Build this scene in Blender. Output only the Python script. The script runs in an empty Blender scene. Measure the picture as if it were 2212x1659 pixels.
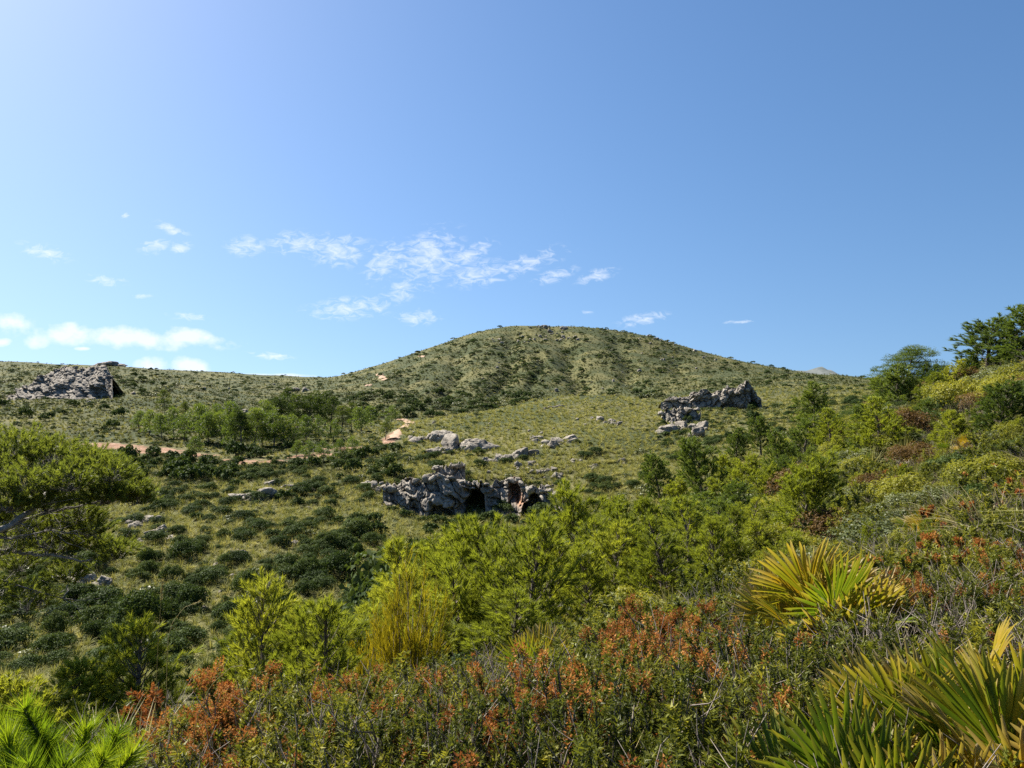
import bpy, math, random
import numpy as np
from mathutils import Vector, Matrix

R = math.radians
SC = bpy.context.scene
COL = SC.collection
rng = np.random.default_rng(7)

# ------------------------------------------------------------------ camera
EYE = 1.65                      # eye height above the ground at the camera, metres
F = 1580.0                      # focal length in photo units (the photo is 2212 x 1659 of them)
CX, CY = 1106.0, 829.5
cam_d = bpy.data.cameras.new('camera')
cam_d.sensor_width = 36.0
cam_d.lens = 36.0 * F / 2212.0
cam_d.clip_start = 0.05
cam_d.clip_end = 20000
cam = bpy.data.objects.new('camera', cam_d)
COL.objects.link(cam)
cam.location = (0, 0, EYE)
cam.rotation_euler = (R(90), 0, 0)
SC.camera = cam

# ------------------------------------------------------------------ sun, sky, exposure
SUN_AZ, SUN_EL = -50.0, 46.0    # azimuth from the view direction (left is negative), elevation
sd = Vector((math.sin(R(SUN_AZ)) * math.cos(R(SUN_EL)), math.cos(R(SUN_AZ)) * math.cos(R(SUN_EL)), math.sin(R(SUN_EL))))
sun_d = bpy.data.lights.new('sun', 'SUN')
sun_d.energy = 5.0
sun_d.angle = R(0.53)
sun_d.color = (1.0, 0.94, 0.84)
sun = bpy.data.objects.new('sun', sun_d)
COL.objects.link(sun)
sun.rotation_euler = sd.to_track_quat('Z', 'Y').to_euler()
sun.location = (-60, 40, 80)

world = bpy.data.worlds.new('World')
SC.world = world
world.use_nodes = True
NT = world.node_tree
for n in list(NT.nodes):
    NT.nodes.remove(n)


def wn(t, **kw):
    n = NT.nodes.new(t)
    for k, v in kw.items():
        setattr(n, k, v)
    return n


def wmath(op, a, b=None, clamp=False):
    n = wn('ShaderNodeMath', operation=op, use_clamp=clamp)
    for i, v in enumerate((a, b)):
        if v is None:
            continue
        if isinstance(v, (int, float)):
            n.inputs[i].default_value = v
        else:
            NT.links.new(v, n.inputs[i])
    return n.outputs[0]


sky = wn('ShaderNodeTexSky', sky_type='NISHITA')
sky.sun_disc = False
sky.sun_elevation = R(SUN_EL)
sky.sun_rotation = R(SUN_AZ)
sky.altitude = 150
sky.air_density = 1.0
sky.dust_density = 0.85
sky.ozone_density = 3.5
# the air near the horizon is clear here: look the sky up a little higher than the sight line
sk_tc = wn('ShaderNodeTexCoord')
sk_m = wn('ShaderNodeVectorMath', operation='MULTIPLY_ADD')
NT.links.new(sk_tc.outputs['Generated'], sk_m.inputs[0])
sk_m.inputs[1].default_value = (1, 1, .75)
sk_m.inputs[2].default_value = (0, 0, .155)
sk_n = wn('ShaderNodeVectorMath', operation='NORMALIZE')
NT.links.new(sk_m.outputs[0], sk_n.inputs[0])
NT.links.new(sk_n.outputs[0], sky.inputs['Vector'])
hsv = wn('ShaderNodeHueSaturation')
hsv.inputs['Saturation'].default_value = 1.16
hsv.inputs['Value'].default_value = 1.0
NT.links.new(sky.outputs[0], hsv.inputs['Color'])

# thin clouds: direction -> gnomonic coordinates (u right, v up) on the sky ahead
tc = wn('ShaderNodeTexCoord')
sep = wn('ShaderNodeSeparateXYZ')
NT.links.new(tc.outputs['Generated'], sep.inputs[0])
ysafe = wmath('MAXIMUM', sep.outputs[1], 0.02)
uv = wn('ShaderNodeCombineXYZ')
NT.links.new(wmath('DIVIDE', sep.outputs[0], ysafe), uv.inputs[0])
NT.links.new(wmath('DIVIDE', sep.outputs[2], ysafe), uv.inputs[1])


def blobs(lst):
    out = None
    for (x, y, rx, ry, ang, s) in lst:
        m = wn('ShaderNodeMapping', vector_type='TEXTURE')
        m.inputs['Location'].default_value = ((x - CX) / F, (CY - y) / F, 0)
        m.inputs['Rotation'].default_value = (0, 0, R(ang))
        m.inputs['Scale'].default_value = (rx * (.4 + .6 * s) / F, ry * (.4 + .6 * s) / F, 1)
        NT.links.new(uv.outputs[0], m.inputs['Vector'])
        ln = wn('ShaderNodeVectorMath', operation='LENGTH')
        NT.links.new(m.outputs[0], ln.inputs[0])
        out = ln.outputs['Value'] if out is None else wmath('MINIMUM', out, ln.outputs['Value'])
    return wmath('SUBTRACT', 1.0, out, True)


def sky_noise(scale, ang, stretch, detail, rough, dist=0.0):
    m = wn('ShaderNodeMapping')
    m.inputs['Rotation'].default_value = (0, 0, R(-ang))
    m.inputs['Scale'].default_value = (1, stretch, 1)
    NT.links.new(uv.outputs[0], m.inputs['Vector'])
    n = wn('ShaderNodeTexNoise')
    n.noise_dimensions = '2D'
    n.inputs['Scale'].default_value = scale
    n.inputs['Detail'].default_value = detail
    n.inputs['Roughness'].default_value = rough
    n.inputs['Distortion'].default_value = dist
    NT.links.new(m.outputs[0], n.inputs['Vector'])
    return n.outputs['Fac']


wisp = blobs([(640, 527, 90, 40, 0, .9), (735, 540, 95, 50, 0, 1), (830, 565, 85, 45, 40, .9), (925, 560, 105, 70, 40, 1.15),
              (1010, 550, 95, 30, 25, .9), (1040, 590, 100, 36, 12, 1), (1120, 575, 160, 30, 19, 1.0), (1200, 595, 75, 22, 16, .8),
              (1290, 595, 75, 24, 18, .7), (530, 532, 65, 34, 0, .8), (335, 530, 50, 26, 10, .85), (390, 533, 40, 22, 0, .75),
              (100, 545, 85, 26, -14, .9), (760, 665, 140, 34, 6, .95), (900, 685, 75, 26, 0, .85), (865, 630, 65, 42, 30, .8),
              (1390, 690, 95, 22, 10, .7), (410, 685, 75, 14, -6, .75), (590, 770, 80, 12, -6, .9), (230, 605, 90, 24, -8, .45),
              (305, 640, 40, 10, 0, .6), (370, 495, 70, 22, -20, .55), (270, 466, 18, 12, 0, .6), (1270, 675, 30, 9, 0, .5),
              (1600, 695, 90, 9, 3, .4)])
nz = sky_noise(58, 26, 2.2, 6, .66, .5)
nz2 = sky_noise(12, 14, 1.4, 2, .55, 0)
wd = wmath('ADD', wmath('MULTIPLY', wisp, .62), wmath('ADD', wmath('MULTIPLY', nz, 1.9), wmath('MULTIPLY', nz2, .35)))
wd = wmath('MULTIPLY', wmath('SUBTRACT', wd, 1.27), 1.15, True)
wd = wmath('MULTIPLY', wd, wmath('MULTIPLY', wisp, 2.2, True))
wd = wmath('MULTIPLY', wd, 0.68)
cum = blobs([(30, 697, 70, 28, -6, 1), (270, 729, 250, 27, -3, 1.25), (125, 725, 85, 27, 12, 1.2), (400, 728, 110, 24, -4, 1.1),
             (325, 792, 65, 24, 0, 1.1), (410, 791, 60, 26, 0, 1.1), (2, 740, 36, 13, 0, .9), (180, 753, 30, 8, 0, .6), (600, 812, 160, 10, 0, .55)])
nc = sky_noise(26, 4, 1.5, 5, .58, 0)
cdn = wmath('ADD', cum, wmath('MULTIPLY', wmath('SUBTRACT', nc, .5), 1.5))
cdn = wmath('MULTIPLY', wmath('SUBTRACT', cdn, .2), 1.7, True)
cdn = wmath('MULTIPLY', cdn, wmath('MULTIPLY', cum, 5.0, True))
cdn = wmath('MULTIPLY', cdn, .72)
dens = wmath('MAXIMUM', wd, cdn)
ahead = wmath('MULTIPLY', wmath('SUBTRACT', sep.outputs[1], .1), 20.0, True)
dens = wmath('MULTIPLY', dens, ahead)
mixc = wn('ShaderNodeMix', data_type='RGBA')
NT.links.new(dens, mixc.inputs[0])
NT.links.new(hsv.outputs[0], mixc.inputs[6])
mixc.inputs[7].default_value = (7.4, 7.7, 8.1, 1)
bg = wn('ShaderNodeBackground')
bg.inputs['Strength'].default_value = 0.058
NT.links.new(mixc.outputs[2], bg.inputs['Color'])
wo = wn('ShaderNodeOutputWorld')
NT.links.new(bg.outputs[0], wo.inputs['Surface'])

vs = SC.view_settings
vs.view_transform = 'Standard'
vs.look = 'None'
vs.exposure = 1.38
vs.gamma = 1.0
SC.render.film_transparent = False
SC.cycles.max_bounces = 6
SC.cycles.diffuse_bounces = 3
SC.cycles.transmission_bounces = 3
SC.cycles.glossy_bounces = 1
SC.cycles.transparent_max_bounces = 4
SC.cycles.use_denoising = False
SC.cycles.caustics_reflective = False
SC.cycles.caustics_refractive = False


# ------------------------------------------------------------------ noise
def _hash(ix, iy, iz, seed):
    h = (ix.astype(np.uint32) * np.uint32(374761393) + iy.astype(np.uint32) * np.uint32(668265263)
         + iz.astype(np.uint32) * np.uint32(2246822519) + np.uint32((seed * 3266489917) & 0xffffffff))
    h = (h ^ (h >> np.uint32(13))) * np.uint32(1274126177)
    h = h ^ (h >> np.uint32(16))
    return h.astype(np.float64) / 4294967295.0


def vnoise(p, seed=0):
    """value noise in 0..1 for an (N,3) array"""
    i = np.floor(p).astype(np.int64)
    f = p - i
    f = f * f * f * (f * (f * 6 - 15) + 10)
    out = 0
    for dx in (0, 1):
        wx = f[:, 0] if dx else 1 - f[:, 0]
        for dy in (0, 1):
            wy = f[:, 1] if dy else 1 - f[:, 1]
            for dz in (0, 1):
                wz = f[:, 2] if dz else 1 - f[:, 2]
                out = out + wx * wy * wz * _hash(i[:, 0] + dx, i[:, 1] + dy, i[:, 2] + dz, seed)
    return out


def fbm(p, octv=4, seed=0, gain=.5, lac=2.03):
    a, s, t = 1.0, 0.0, 0.0
    q = np.array(p, float)
    for k in range(octv):
        s = s + a * (vnoise(q, seed + k * 17) - .5)
        t += a
        a *= gain
        q = q * lac + 13.7
    return s / t * 2          # about -1..1


def fbm2(x, y, scale, octv=4, seed=0):
    return fbm(np.stack([np.ravel(x) / scale, np.ravel(y) / scale, np.full(np.size(x), .37 + seed)], 1), octv, seed).reshape(np.shape(x))


def sstep(a, b, x):
    t = np.clip((x - a) / (b - a), 0, 1)
    return t * t * (3 - 2 * t)


# ------------------------------------------------------------------ the lie of the land
# sightings taken from the photograph: at a depth Y (metres) the ground lies at these heights; c is the bearing as F*x/Y+CX
def zl(*pairs):
    return [(c, z) for c, z in pairs]


def yl(Y, *pairs):              # the same written as sight lines (photo units below/above eye level)
    return [(c, (CY - y) / F * Y) for c, y in pairs]


CURVES = [
    (1.0, zl((-1500, -1.75), (0, -1.7), (1106, -1.62), (2212, -1.5), (4000, -1.2))),
    (3.0, zl((-1500, -2.6), (0, -2.05), (600, -1.85), (1106, -1.75), (2212, -1.5), (4000, -.6))),
    (6.0, zl((-1500, -4.2), (0, -3.5), (600, -3.05), (1106, -2.75), (1700, -2.15), (2212, -1.6), (4000, .3))),
    (10., zl((-1500, -6.6), (0, -5.8), (600, -5.1), (1106, -4.2), (1700, -2.9), (2212, -1.75), (4000, 1.2))),
    (18., zl((-1500, -10), (0, -9.2), (600, -8.6), (1106, -6.6), (1400, -5.4), (1700, -3.9), (2212, -1.3), (4000, 3))),
    (32., zl((-1500, -15), (0, -14.5), (600, -13.8), (1000, -12), (1250, -9.6), (1450, -7.4), (1700, -4.9), (1900, -2.8), (2212, .2), (4000, 6))),
    (45., zl((-1500, -17.5), (0, -17), (600, -17.0), (1000, -16.2), (1250, -14), (1450, -10.4), (1700, -6.1), (1900, -2.7), (2000, -1.0), (2212, 1.1), (4000, 8))),
    (60., zl((-1500, -18), (0, -18), (600, -18.6), (1000, -19.5), (1250, -18), (1450, -14), (1640, -9), (1760, -5.4), (1850, -2.9), (1950, -.7), (2212, 1.5), (4000, 10))),
    (85., zl((-1500, -17), (0, -17.2), (400, -18), (700, -18.0), (900, -19.5), (1106, -20.6), (1300, -20), (1500, -16.5), (1700, -9.5), (1850, -5), (2000, -1.5), (2212, 2), (4000, 10))),
    (109., zl((-1500, -15), (0, -16.3), (400, -17), (700, -17.2), (830, -18.0), (900, -20.0), (1106, -20.6), (1225, -19.6), (1300, -17.8), (1500, -14.8), (1700, -10.5), (1850, -5), (2000, 0), (2212, 4), (4000, 12))),
    (119.5, zl((-1500, -14.5), (0, -15.8), (400, -16.5), (700, -16.4), (830, -17.0), (900, -20.0), (1106, -20.6), (1215, -19.8), (1250, -16.2), (1300, -15.8), (1500, -14), (1700, -10.5), (1850, -5), (2000, 0), (2212, 4), (4000, 12))),
    (124.5, zl((-1500, -14.5), (0, -15.9), (400, -16.6), (700, -16.6), (830, -16.2), (900, -15.7), (1106, -15.6), (1225, -15.7), (1300, -15.8), (1500, -14), (1700, -10.5), (1850, -5), (2000, 0), (2212, 4), (4000, 12))),
    (145., yl(145, (-1500, 985), (0, 990), (300, 1000), (600, 1005), (850, 995), (1106, 975), (1300, 962), (1450, 975), (1600, 945), (1700, 905), (1850, 865), (2212, 800), (4000, 740))),
    (185., yl(185, (-1500, 935), (0, 945), (300, 952), (600, 962), (850, 945), (1000, 925), (1106, 917), (1250, 905), (1430, 902), (1500, 900), (1640, 898), (1750, 872), (1900, 850), (2212, 815), (4000, 760))),
    (225., yl(225, (-1500, 905), (0, 908), (300, 915), (500, 928), (700, 938), (850, 925), (1000, 895), (1106, 882), (1180, 868), (1300, 868), (1430, 880), (1500, 868), (1640, 860), (1750, 856), (1900, 845), (2212, 820), (4000, 780))),
    (265., yl(265, (-1500, 885), (0, 880), (240, 884), (400, 893), (560, 912), (750, 922), (900, 912), (1000, 898), (1060, 885), (1120, 872), (1180, 859), (1240, 849), (1300, 852), (1360, 866), (1430, 874), (1550, 850), (1650, 846), (1800, 842), (2212, 825), (4000, 790))),
    (300., yl(300, (-1500, 865), (0, 866), (240, 866), (400, 874), (560, 898), (750, 906), (900, 906), (1106, 904), (1240, 884), (1360, 880), (1430, 870), (1650, 842), (1800, 838), (2212, 828), (4000, 800))),
    (345., yl(345, (-1500, 862), (0, 862), (240, 860), (400, 866), (520, 880), (700, 888), (850, 884), (1000, 886), (1106, 888), (1240, 880), (1360, 868), (1430, 862), (1650, 836), (1800, 831), (2212, 830), (4000, 810))),
    (450., yl(450, (-1500, 835), (0, 830), (100, 822), (240, 822), (400, 842), (600, 858), (720, 848), (850, 838), (1000, 836), (1106, 838), (1200, 842), (1300, 838), (1420, 826), (1650, 812), (1760, 807), (1860, 814), (2212, 835), (4000, 820))),
    (560., yl(560, (-1500, 810), (0, 803), (240, 803), (400, 824), (600, 836), (720, 826), (850, 802), (1000, 776), (1106, 762), (1200, 760), (1300, 764), (1420, 780), (1560, 800), (1650, 808), (1760, 822), (1860, 830), (2212, 840), (4000, 830))),
    (700., yl(700, (-1500, 800), (0, 793), (240, 797), (400, 815), (600, 824), (700, 819), (760, 806), (850, 775), (950, 741), (1040, 711), (1090, 701), (1200, 699), (1270, 701), (1330, 709), (1400, 721), (1470, 744), (1560, 769), (1650, 787), (1750, 806), (1860, 828), (2212, 845), (4000, 835))),
    (960., yl(960, (-1500, 785), (0, 780), (70, 781), (130, 787), (260, 791), (340, 797), (450, 802), (600, 811), (700, 816), (760, 819), (900, 800), (1100, 770), (1300, 770), (1500, 790), (1700, 830), (2212, 850), (4000, 840))),
    (1500., yl(1500, (-1500, 812), (0, 808), (400, 822), (640, 823), (700, 815), (760, 818), (900, 822), (1500, 822), (1700, 818), (1860, 818), (1900, 812), (1960, 815), (2212, 840), (4000, 840))),
    (5000., yl(5000, (-1500, 838), (4000, 838))),
    (9000., yl(9000, (-1500, 832), (4000, 832))),
]
LY0, LY1, NLY = math.log(.8), math.log(9000), 520
CG0, CG1, NCG = -1500., 4000., 551
_ly = np.linspace(LY0, LY1, NLY)
_cg = np.linspace(CG0, CG1, NCG)
_cv = np.array([np.interp(_cg, [c for c, _ in pr], [z for _, z in pr]) for _, pr in CURVES])
_k = np.exp(-.5 * (np.arange(-6, 7) / 2.2) ** 2)
_k /= _k.sum()
_cv = np.array([np.convolve(np.pad(r_, 6, 'edge'), _k, 'valid') for r_ in _cv])
_T = np.empty((NLY, NCG))
_Ys = np.array([Y for Y, _ in CURVES])
for j in range(NCG):
    _T[:, j] = np.interp(np.exp(_ly), _Ys, _cv[:, j])
_k = np.exp(-.5 * (np.arange(-4, 5) / 1.3) ** 2)
_k /= _k.sum()
for j in range(NCG):
    _T[:, j] = np.convolve(np.pad(_T[:, j], 4, 'edge'), _k, 'valid')
CMAX = (CG1 - CX) / F


# gullies down the main hill: bearing at depth, half width (photo units), depth in metres
GUL = [([(690, 1192), (640, 1205), (560, 1228), (480, 1250), (400, 1240)], 20, 10), ([(680, 1098), (600, 1112), (520, 1100), (440, 1082), (380, 1070)], 17, 9),
       ([(640, 985), (560, 992), (480, 975), (400, 955)], 18, 8), ([(650, 1335), (560, 1345), (480, 1362), (400, 1385)], 16, 7), ([(560, 880), (480, 885), (400, 900)], 15, 6),
       ([(620, 1440), (540, 1462), (460, 1490)], 14, 5), ([(600, 1150), (520, 1165), (440, 1155)], 10, 5), ([(880, 420), (700, 450), (520, 480)], 22, 7), ([(900, 560), (700, 600), (520, 640)], 22, 6), ([(850, 160), (600, 250), (450, 330)], 20, 6)]


def gully(c, Y):
    out = np.zeros_like(Y)
    for pts, w, dep in GUL:
        ys = np.array([p[0] for p in pts])[::-1]
        cs = np.array([p[1] for p in pts])[::-1]
        cg = np.interp(Y, ys, cs) + 9 * np.sin(Y / 23.0 + w)
        win = sstep(ys[0] - 60, ys[0] + 30, Y) * (1 - sstep(ys[-1] - 70, ys[-1] + 20, Y))
        out = out + .5 * dep * np.exp(-((c - cg) / (1.25 * w)) ** 2) * win
    return out


def H(x, y):
    """height of the land at world x, y"""
    x = np.asarray(x, float)
    y = np.asarray(y, float)
    r = np.hypot(x, y) + 1e-6
    az = np.arctan2(x, y)
    azc = np.clip(az, math.atan((CG0 - CX) / F), math.atan(CMAX))
    Y = np.clip(r * np.cos(azc), .81, 8990)
    c = np.clip(CX + F * np.tan(azc), CG0, CG1)
    fj = (np.log(Y) - LY0) / (LY1 - LY0) * (NLY - 1)
    fi = (c - CG0) / (CG1 - CG0) * (NCG - 1)
    j = np.clip(fj.astype(int), 0, NLY - 2)
    i = np.clip(fi.astype(int), 0, NCG - 2)
    a, b = fj - j, fi - i
    z = (_T[j, i] * (1 - a) * (1 - b) + _T[j + 1, i] * a * (1 - b) + _T[j, i + 1] * (1 - a) * b + _T[j + 1, i + 1] * a * b)
    back = sstep(R(105), R(170), np.abs(az))
    z = z * (1 - back) + (-1.62 + .08 * np.minimum(r, 60)) * back
    z = z + .09 * fbm2(x, y, 2.3, 2, 3) * sstep(1.5, 6, r)
    z = z + .55 * fbm2(x, y, 13, 3, 5) * sstep(20, 70, r)
    z = z + 2.6 * fbm2(x, y, 48, 4, 9) * sstep(150, 330, r) * (1 - .45 * sstep(640, 760, r))
    z = z - gully(c, Y) * np.where(np.abs(az) < 1.2, 1, 0)
    return z + EYE


def ground(x, y):
    return float(H(np.array([x]), np.array([y]))[0])


# what of the land can be seen from the camera: first depth met along a sight line
_VC = np.arange(-260, 2480, 4.0)
_VY = np.exp(np.linspace(math.log(1.2), math.log(3000), 1500))
_env = np.empty((len(_VC), len(_VY)))
for q, c in enumerate(_VC):
    X = (c - CX) / F * _VY
    yy = CY - (H(X, _VY) - EYE) / _VY * F
    _env[q] = np.minimum.accumulate(yy)


def hit(px, py):
    """world x, y of the ground seen at photo position px, py (arrays); depth nan where it is sky"""
    px = np.atleast_1d(np.asarray(px, float))
    py = np.atleast_1d(np.asarray(py, float))
    q = np.clip(np.round((px - _VC[0]) / 4).astype(int), 0, len(_VC) - 1)
    Y = np.full(px.shape, np.nan)
    for u in np.unique(q):
        m = q == u
        k = np.searchsorted(-_env[u], -py[m])
        ok = k < len(_VY)
        v = np.full(m.sum(), np.nan)
        v[ok] = _VY[np.minimum(k[ok], len(_VY) - 1)]
        Y[m] = v
    return (px - CX) / F * Y, Y


def at(px, Y):
    """ground point at bearing px and depth Y"""
    x = (px - CX) / F * Y
    return x, Y, ground(x, Y)


# ------------------------------------------------------------------ mesh helpers
def mk(name, V, faces, mats=(), attr=None, smooth=False, fmat=None):
    """mesh from an (N,3) array and a list of (M,3)/(M,4) index arrays"""
    me = bpy.data.meshes.new(name)
    V = np.ascontiguousarray(V, np.float32)
    fs = [np.asarray(f, np.int32) for f in (faces if isinstance(faces, (list, tuple)) else [faces]) if len(f)]
    me.vertices.add(len(V))
    me.vertices.foreach_set('co', V.ravel())
    idx = np.concatenate([f.ravel() for f in fs])
    tot = np.concatenate([np.full(len(f), f.shape[1], np.int32) for f in fs])
    me.loops.add(len(idx))
    me.loops.foreach_set('vertex_index', idx)
    me.polygons.add(len(tot))
    st = np.zeros(len(tot), np.int32)
    st[1:] = np.cumsum(tot)[:-1]
    me.polygons.foreach_set('loop_start', st)
    if smooth:
        me.polygons.foreach_set('use_smooth', np.ones(len(tot), bool))
    for m in (mats if isinstance(mats, (list, tuple)) else [mats]):
        me.materials.append(m)
    if fmat is not None:
        me.polygons.foreach_set('material_index', np.asarray(fmat, np.int32))
    for k, v in (attr or {}).items():
        a = me.attributes.new(k, 'FLOAT', 'POINT')
        a.data.foreach_set('value', np.ascontiguousarray(v, np.float32))
    me.update(calc_edges=True)
    me.validate()
    return me


def ob(name, me, parent=None, loc=(0, 0, 0), rot=None, scl=None):
    o = bpy.data.objects.new(name, me)
    COL.objects.link(o)
    o.location = loc
    if rot is not None:
        o.rotation_euler = rot
    if scl is not None:
        o.scale = scl
    if parent is not None:
        o.parent = parent
    return o


def tag(o, label, cat, group=None, kind=None):
    o['label'] = label
    o['category'] = cat
    if group:
        o['group'] = group
    if kind:
        o['kind'] = kind
    return o


class Soup:
    """collects vertices, triangles/quads and one float per vertex"""
    def __init__(s):
        s.v, s.f3, s.f4, s.a, s.n = [], [], [], [], 0

    def add(s, V, f3=None, f4=None, a=0.0):
        V = np.asarray(V, float)
        if f3 is not None and len(f3):
            s.f3.append(np.asarray(f3) + s.n)
        if f4 is not None and len(f4):
            s.f4.append(np.asarray(f4) + s.n)
        s.v.append(V)
        s.a.append(np.full(len(V), a, float) if np.isscalar(a) else np.asarray(a, float))
        s.n += len(V)

    def mesh(s, name, mat, smooth=False):
        fs = []
        if s.f3:
            fs.append(np.concatenate(s.f3))
        if s.f4:
            fs.append(np.concatenate(s.f4))
        return mk(name, np.concatenate(s.v), fs, mat, {'v': np.concatenate(s.a)}, smooth)


def tube(s, P, rad, sides=5, a=0.0):
    P = np.asarray(P, float)
    rad = np.asarray(rad, float)
    n = len(P)
    T = np.gradient(P, axis=0)
    T /= np.linalg.norm(T, axis=1, keepdims=True) + 1e-9
    ref = np.array([0., 0, 1]) if abs(T[0, 2]) < .9 else np.array([1., 0, 0])
    A = np.cross(T, ref)
    A /= np.linalg.norm(A, axis=1, keepdims=True) + 1e-9
    B = np.cross(T, A)
    th = np.arange(sides) / sides * 2 * np.pi
    V = P[:, None] + rad[:, None, None] * (np.cos(th)[None, :, None] * A[:, None] + np.sin(th)[None, :, None] * B[:, None])
    V = V.reshape(-1, 3)
    i, k = np.meshgrid(np.arange(n - 1), np.arange(sides), indexing='ij')
    k2 = (k + 1) % sides
    Q = np.stack([i * sides + k, i * sides + k2, (i + 1) * sides + k2, (i + 1) * sides + k], -1).reshape(-1, 4)
    s.add(V, f4=Q, a=a)


def unit(v):
    return v / (np.linalg.norm(v, axis=-1, keepdims=True) + 1e-9)


def rand_dirs(n, g):
    return unit(g.normal(size=(n, 3)))


def blades(s, base, dirv, length, width, a, g, kink=0.0):
    """one thin triangle for each base point: needles, small leaves"""
    n = len(base)
    side = unit(np.cross(dirv, rand_dirs(n, g))) * (np.asarray(width) * .5).reshape(-1, 1)
    tip = base + dirv * np.asarray(length).reshape(-1, 1)
    V = np.stack([base - side, base + side, tip], 1).reshape(-1, 3)
    s.add(V, f3=np.arange(3 * n).reshape(-1, 3), a=np.repeat(a, 3))


def leaves(s, cen, nrm, size, a, g, ar=.55):
    """one diamond for each centre, facing nrm"""
    n = len(cen)
    u = unit(np.cross(nrm, rand_dirs(n, g)))
    w = np.cross(nrm, u)
    sz = np.asarray(size).reshape(-1, 1)
    bend = nrm * sz * .18
    V = np.stack([cen - u * sz * .5 - bend, cen + w * sz * .5 * ar, cen + u * sz * .5 - bend, cen - w * sz * .5 * ar], 1).reshape(-1, 3)
    s.add(V, f4=np.arange(4 * n).reshape(-1, 4), a=np.repeat(a, 4))


# ------------------------------------------------------------------ materials
def mat(name):
    m = bpy.data.materials.new(name)
    m.use_nodes = True
    nt = m.node_tree
    for n in list(nt.nodes):
        nt.nodes.remove(n)
    return m, nt


class NB:
    def __init__(s, nt):
        s.nt = nt

    def n(s, t, **kw):
        x = s.nt.nodes.new(t)
        for k, v in kw.items():
            setattr(x, k, v)
        return x

    def l(s, a, b):
        s.nt.links.new(a, b)

    def m(s, op, a, b=None, clamp=False):
        x = s.n('ShaderNodeMath', operation=op, use_clamp=clamp)
        for i, v in enumerate((a, b)):
            if v is None:
                continue
            if isinstance(v, (int, float)):
                x.inputs[i].default_value = v
            else:
                s.l(v, x.inputs[i])
        return x.outputs[0]

    def noise(s, vec, scale, detail=4, rough=.55, dist=0.0):
        x = s.n('ShaderNodeTexNoise')
        x.inputs['Scale'].default_value = scale
        x.inputs['Detail'].default_value = detail
        x.inputs['Roughness'].default_value = rough
        x.inputs['Distortion'].default_value = dist
        if vec is not None:
            s.l(vec, x.inputs['Vector'])
        return x.outputs['Fac']

    def ramp(s, fac, stops):
        x = s.n('ShaderNodeValToRGB')
        e = x.color_ramp.elements
        while len(e) < len(stops):
            e.new(.5)
        for el, (p, c) in zip(e, stops):
            el.position = p
            el.color = (*c, 1)
        s.l(fac, x.inputs[0])
        return x.outputs[0]

    def mix(s, f, a, b, mode='MIX'):
        x = s.n('ShaderNodeMix', data_type='RGBA', blend_type=mode)
        for sock, v in ((x.inputs[0], f), (x.inputs[6], a), (x.inputs[7], b)):
            if isinstance(v, (int, float)):
                sock.default_value = v
            elif isinstance(v, tuple):
                sock.default_value = (*v, 1)
            else:
                s.l(v, sock)
        return x.outputs[2]


def leaf_mat(name, stops, transl=.35, rough=.5, spec=.25, tcol=(1.25, 1.2, .55), obj=.45, leaf=.55):
    """foliage: colour runs along stops by the leaf's own value and by plant"""
    m, nt = mat(name)
    b = NB(nt)
    at_ = b.n('ShaderNodeAttribute', attribute_name='v')
    oi = b.n('ShaderNodeObjectInfo')
    f = b.m('ADD', b.m('MULTIPLY', at_.outputs['Fac'], leaf), b.m('MULTIPLY', oi.outputs['Random'], obj), True)
    col = b.ramp(f, stops)
    p = b.n('ShaderNodeBsdfPrincipled')
    p.inputs['Roughness'].default_value = rough
    p.inputs['Specular IOR Level'].default_value = spec
    b.l(col, p.inputs['Base Color'])
    t = b.n('ShaderNodeBsdfTranslucent')
    tc_ = b.mix(1.0, col, tcol, 'MULTIPLY')
    b.l(tc_, t.inputs['Color'])
    mx = b.n('ShaderNodeMixShader')
    mx.inputs[0].default_value = transl
    b.l(p.outputs[0], mx.inputs[1])
    b.l(t.outputs[0], mx.inputs[2])
    o = b.n('ShaderNodeOutputMaterial')
    b.l(mx.outputs[0], o.inputs['Surface'])
    return m


def wood_mat(name, c1, c2, scale=20, rough=.85):
    m, nt = mat(name)
    b = NB(nt)
    tcn = b.n('ShaderNodeTexCoord')
    oi = b.n('ShaderNodeObjectInfo')
    f = b.noise(tcn.outputs['Object'], scale, 5, .65)
    f = b.m('ADD', f, b.m('MULTIPLY', b.m('SUBTRACT', oi.outputs['Random'], .5), .3), True)
    col = b.ramp(f, [(.3, c1), (.68, c2)])
    p = b.n('ShaderNodeBsdfPrincipled')
    p.inputs['Roughness'].default_value = rough
    p.inputs['Specular IOR Level'].default_value = .15
    b.l(col, p.inputs['Base Color'])
    bp = b.n('ShaderNodeBump')
    bp.inputs['Strength'].default_value = .5
    bp.inputs['Distance'].default_value = .01
    b.l(f, bp.inputs['Height'])
    b.l(bp.outputs[0], p.inputs['Normal'])
    o = b.n('ShaderNodeOutputMaterial')
    b.l(p.outputs[0], o.inputs['Surface'])
    return m


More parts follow.
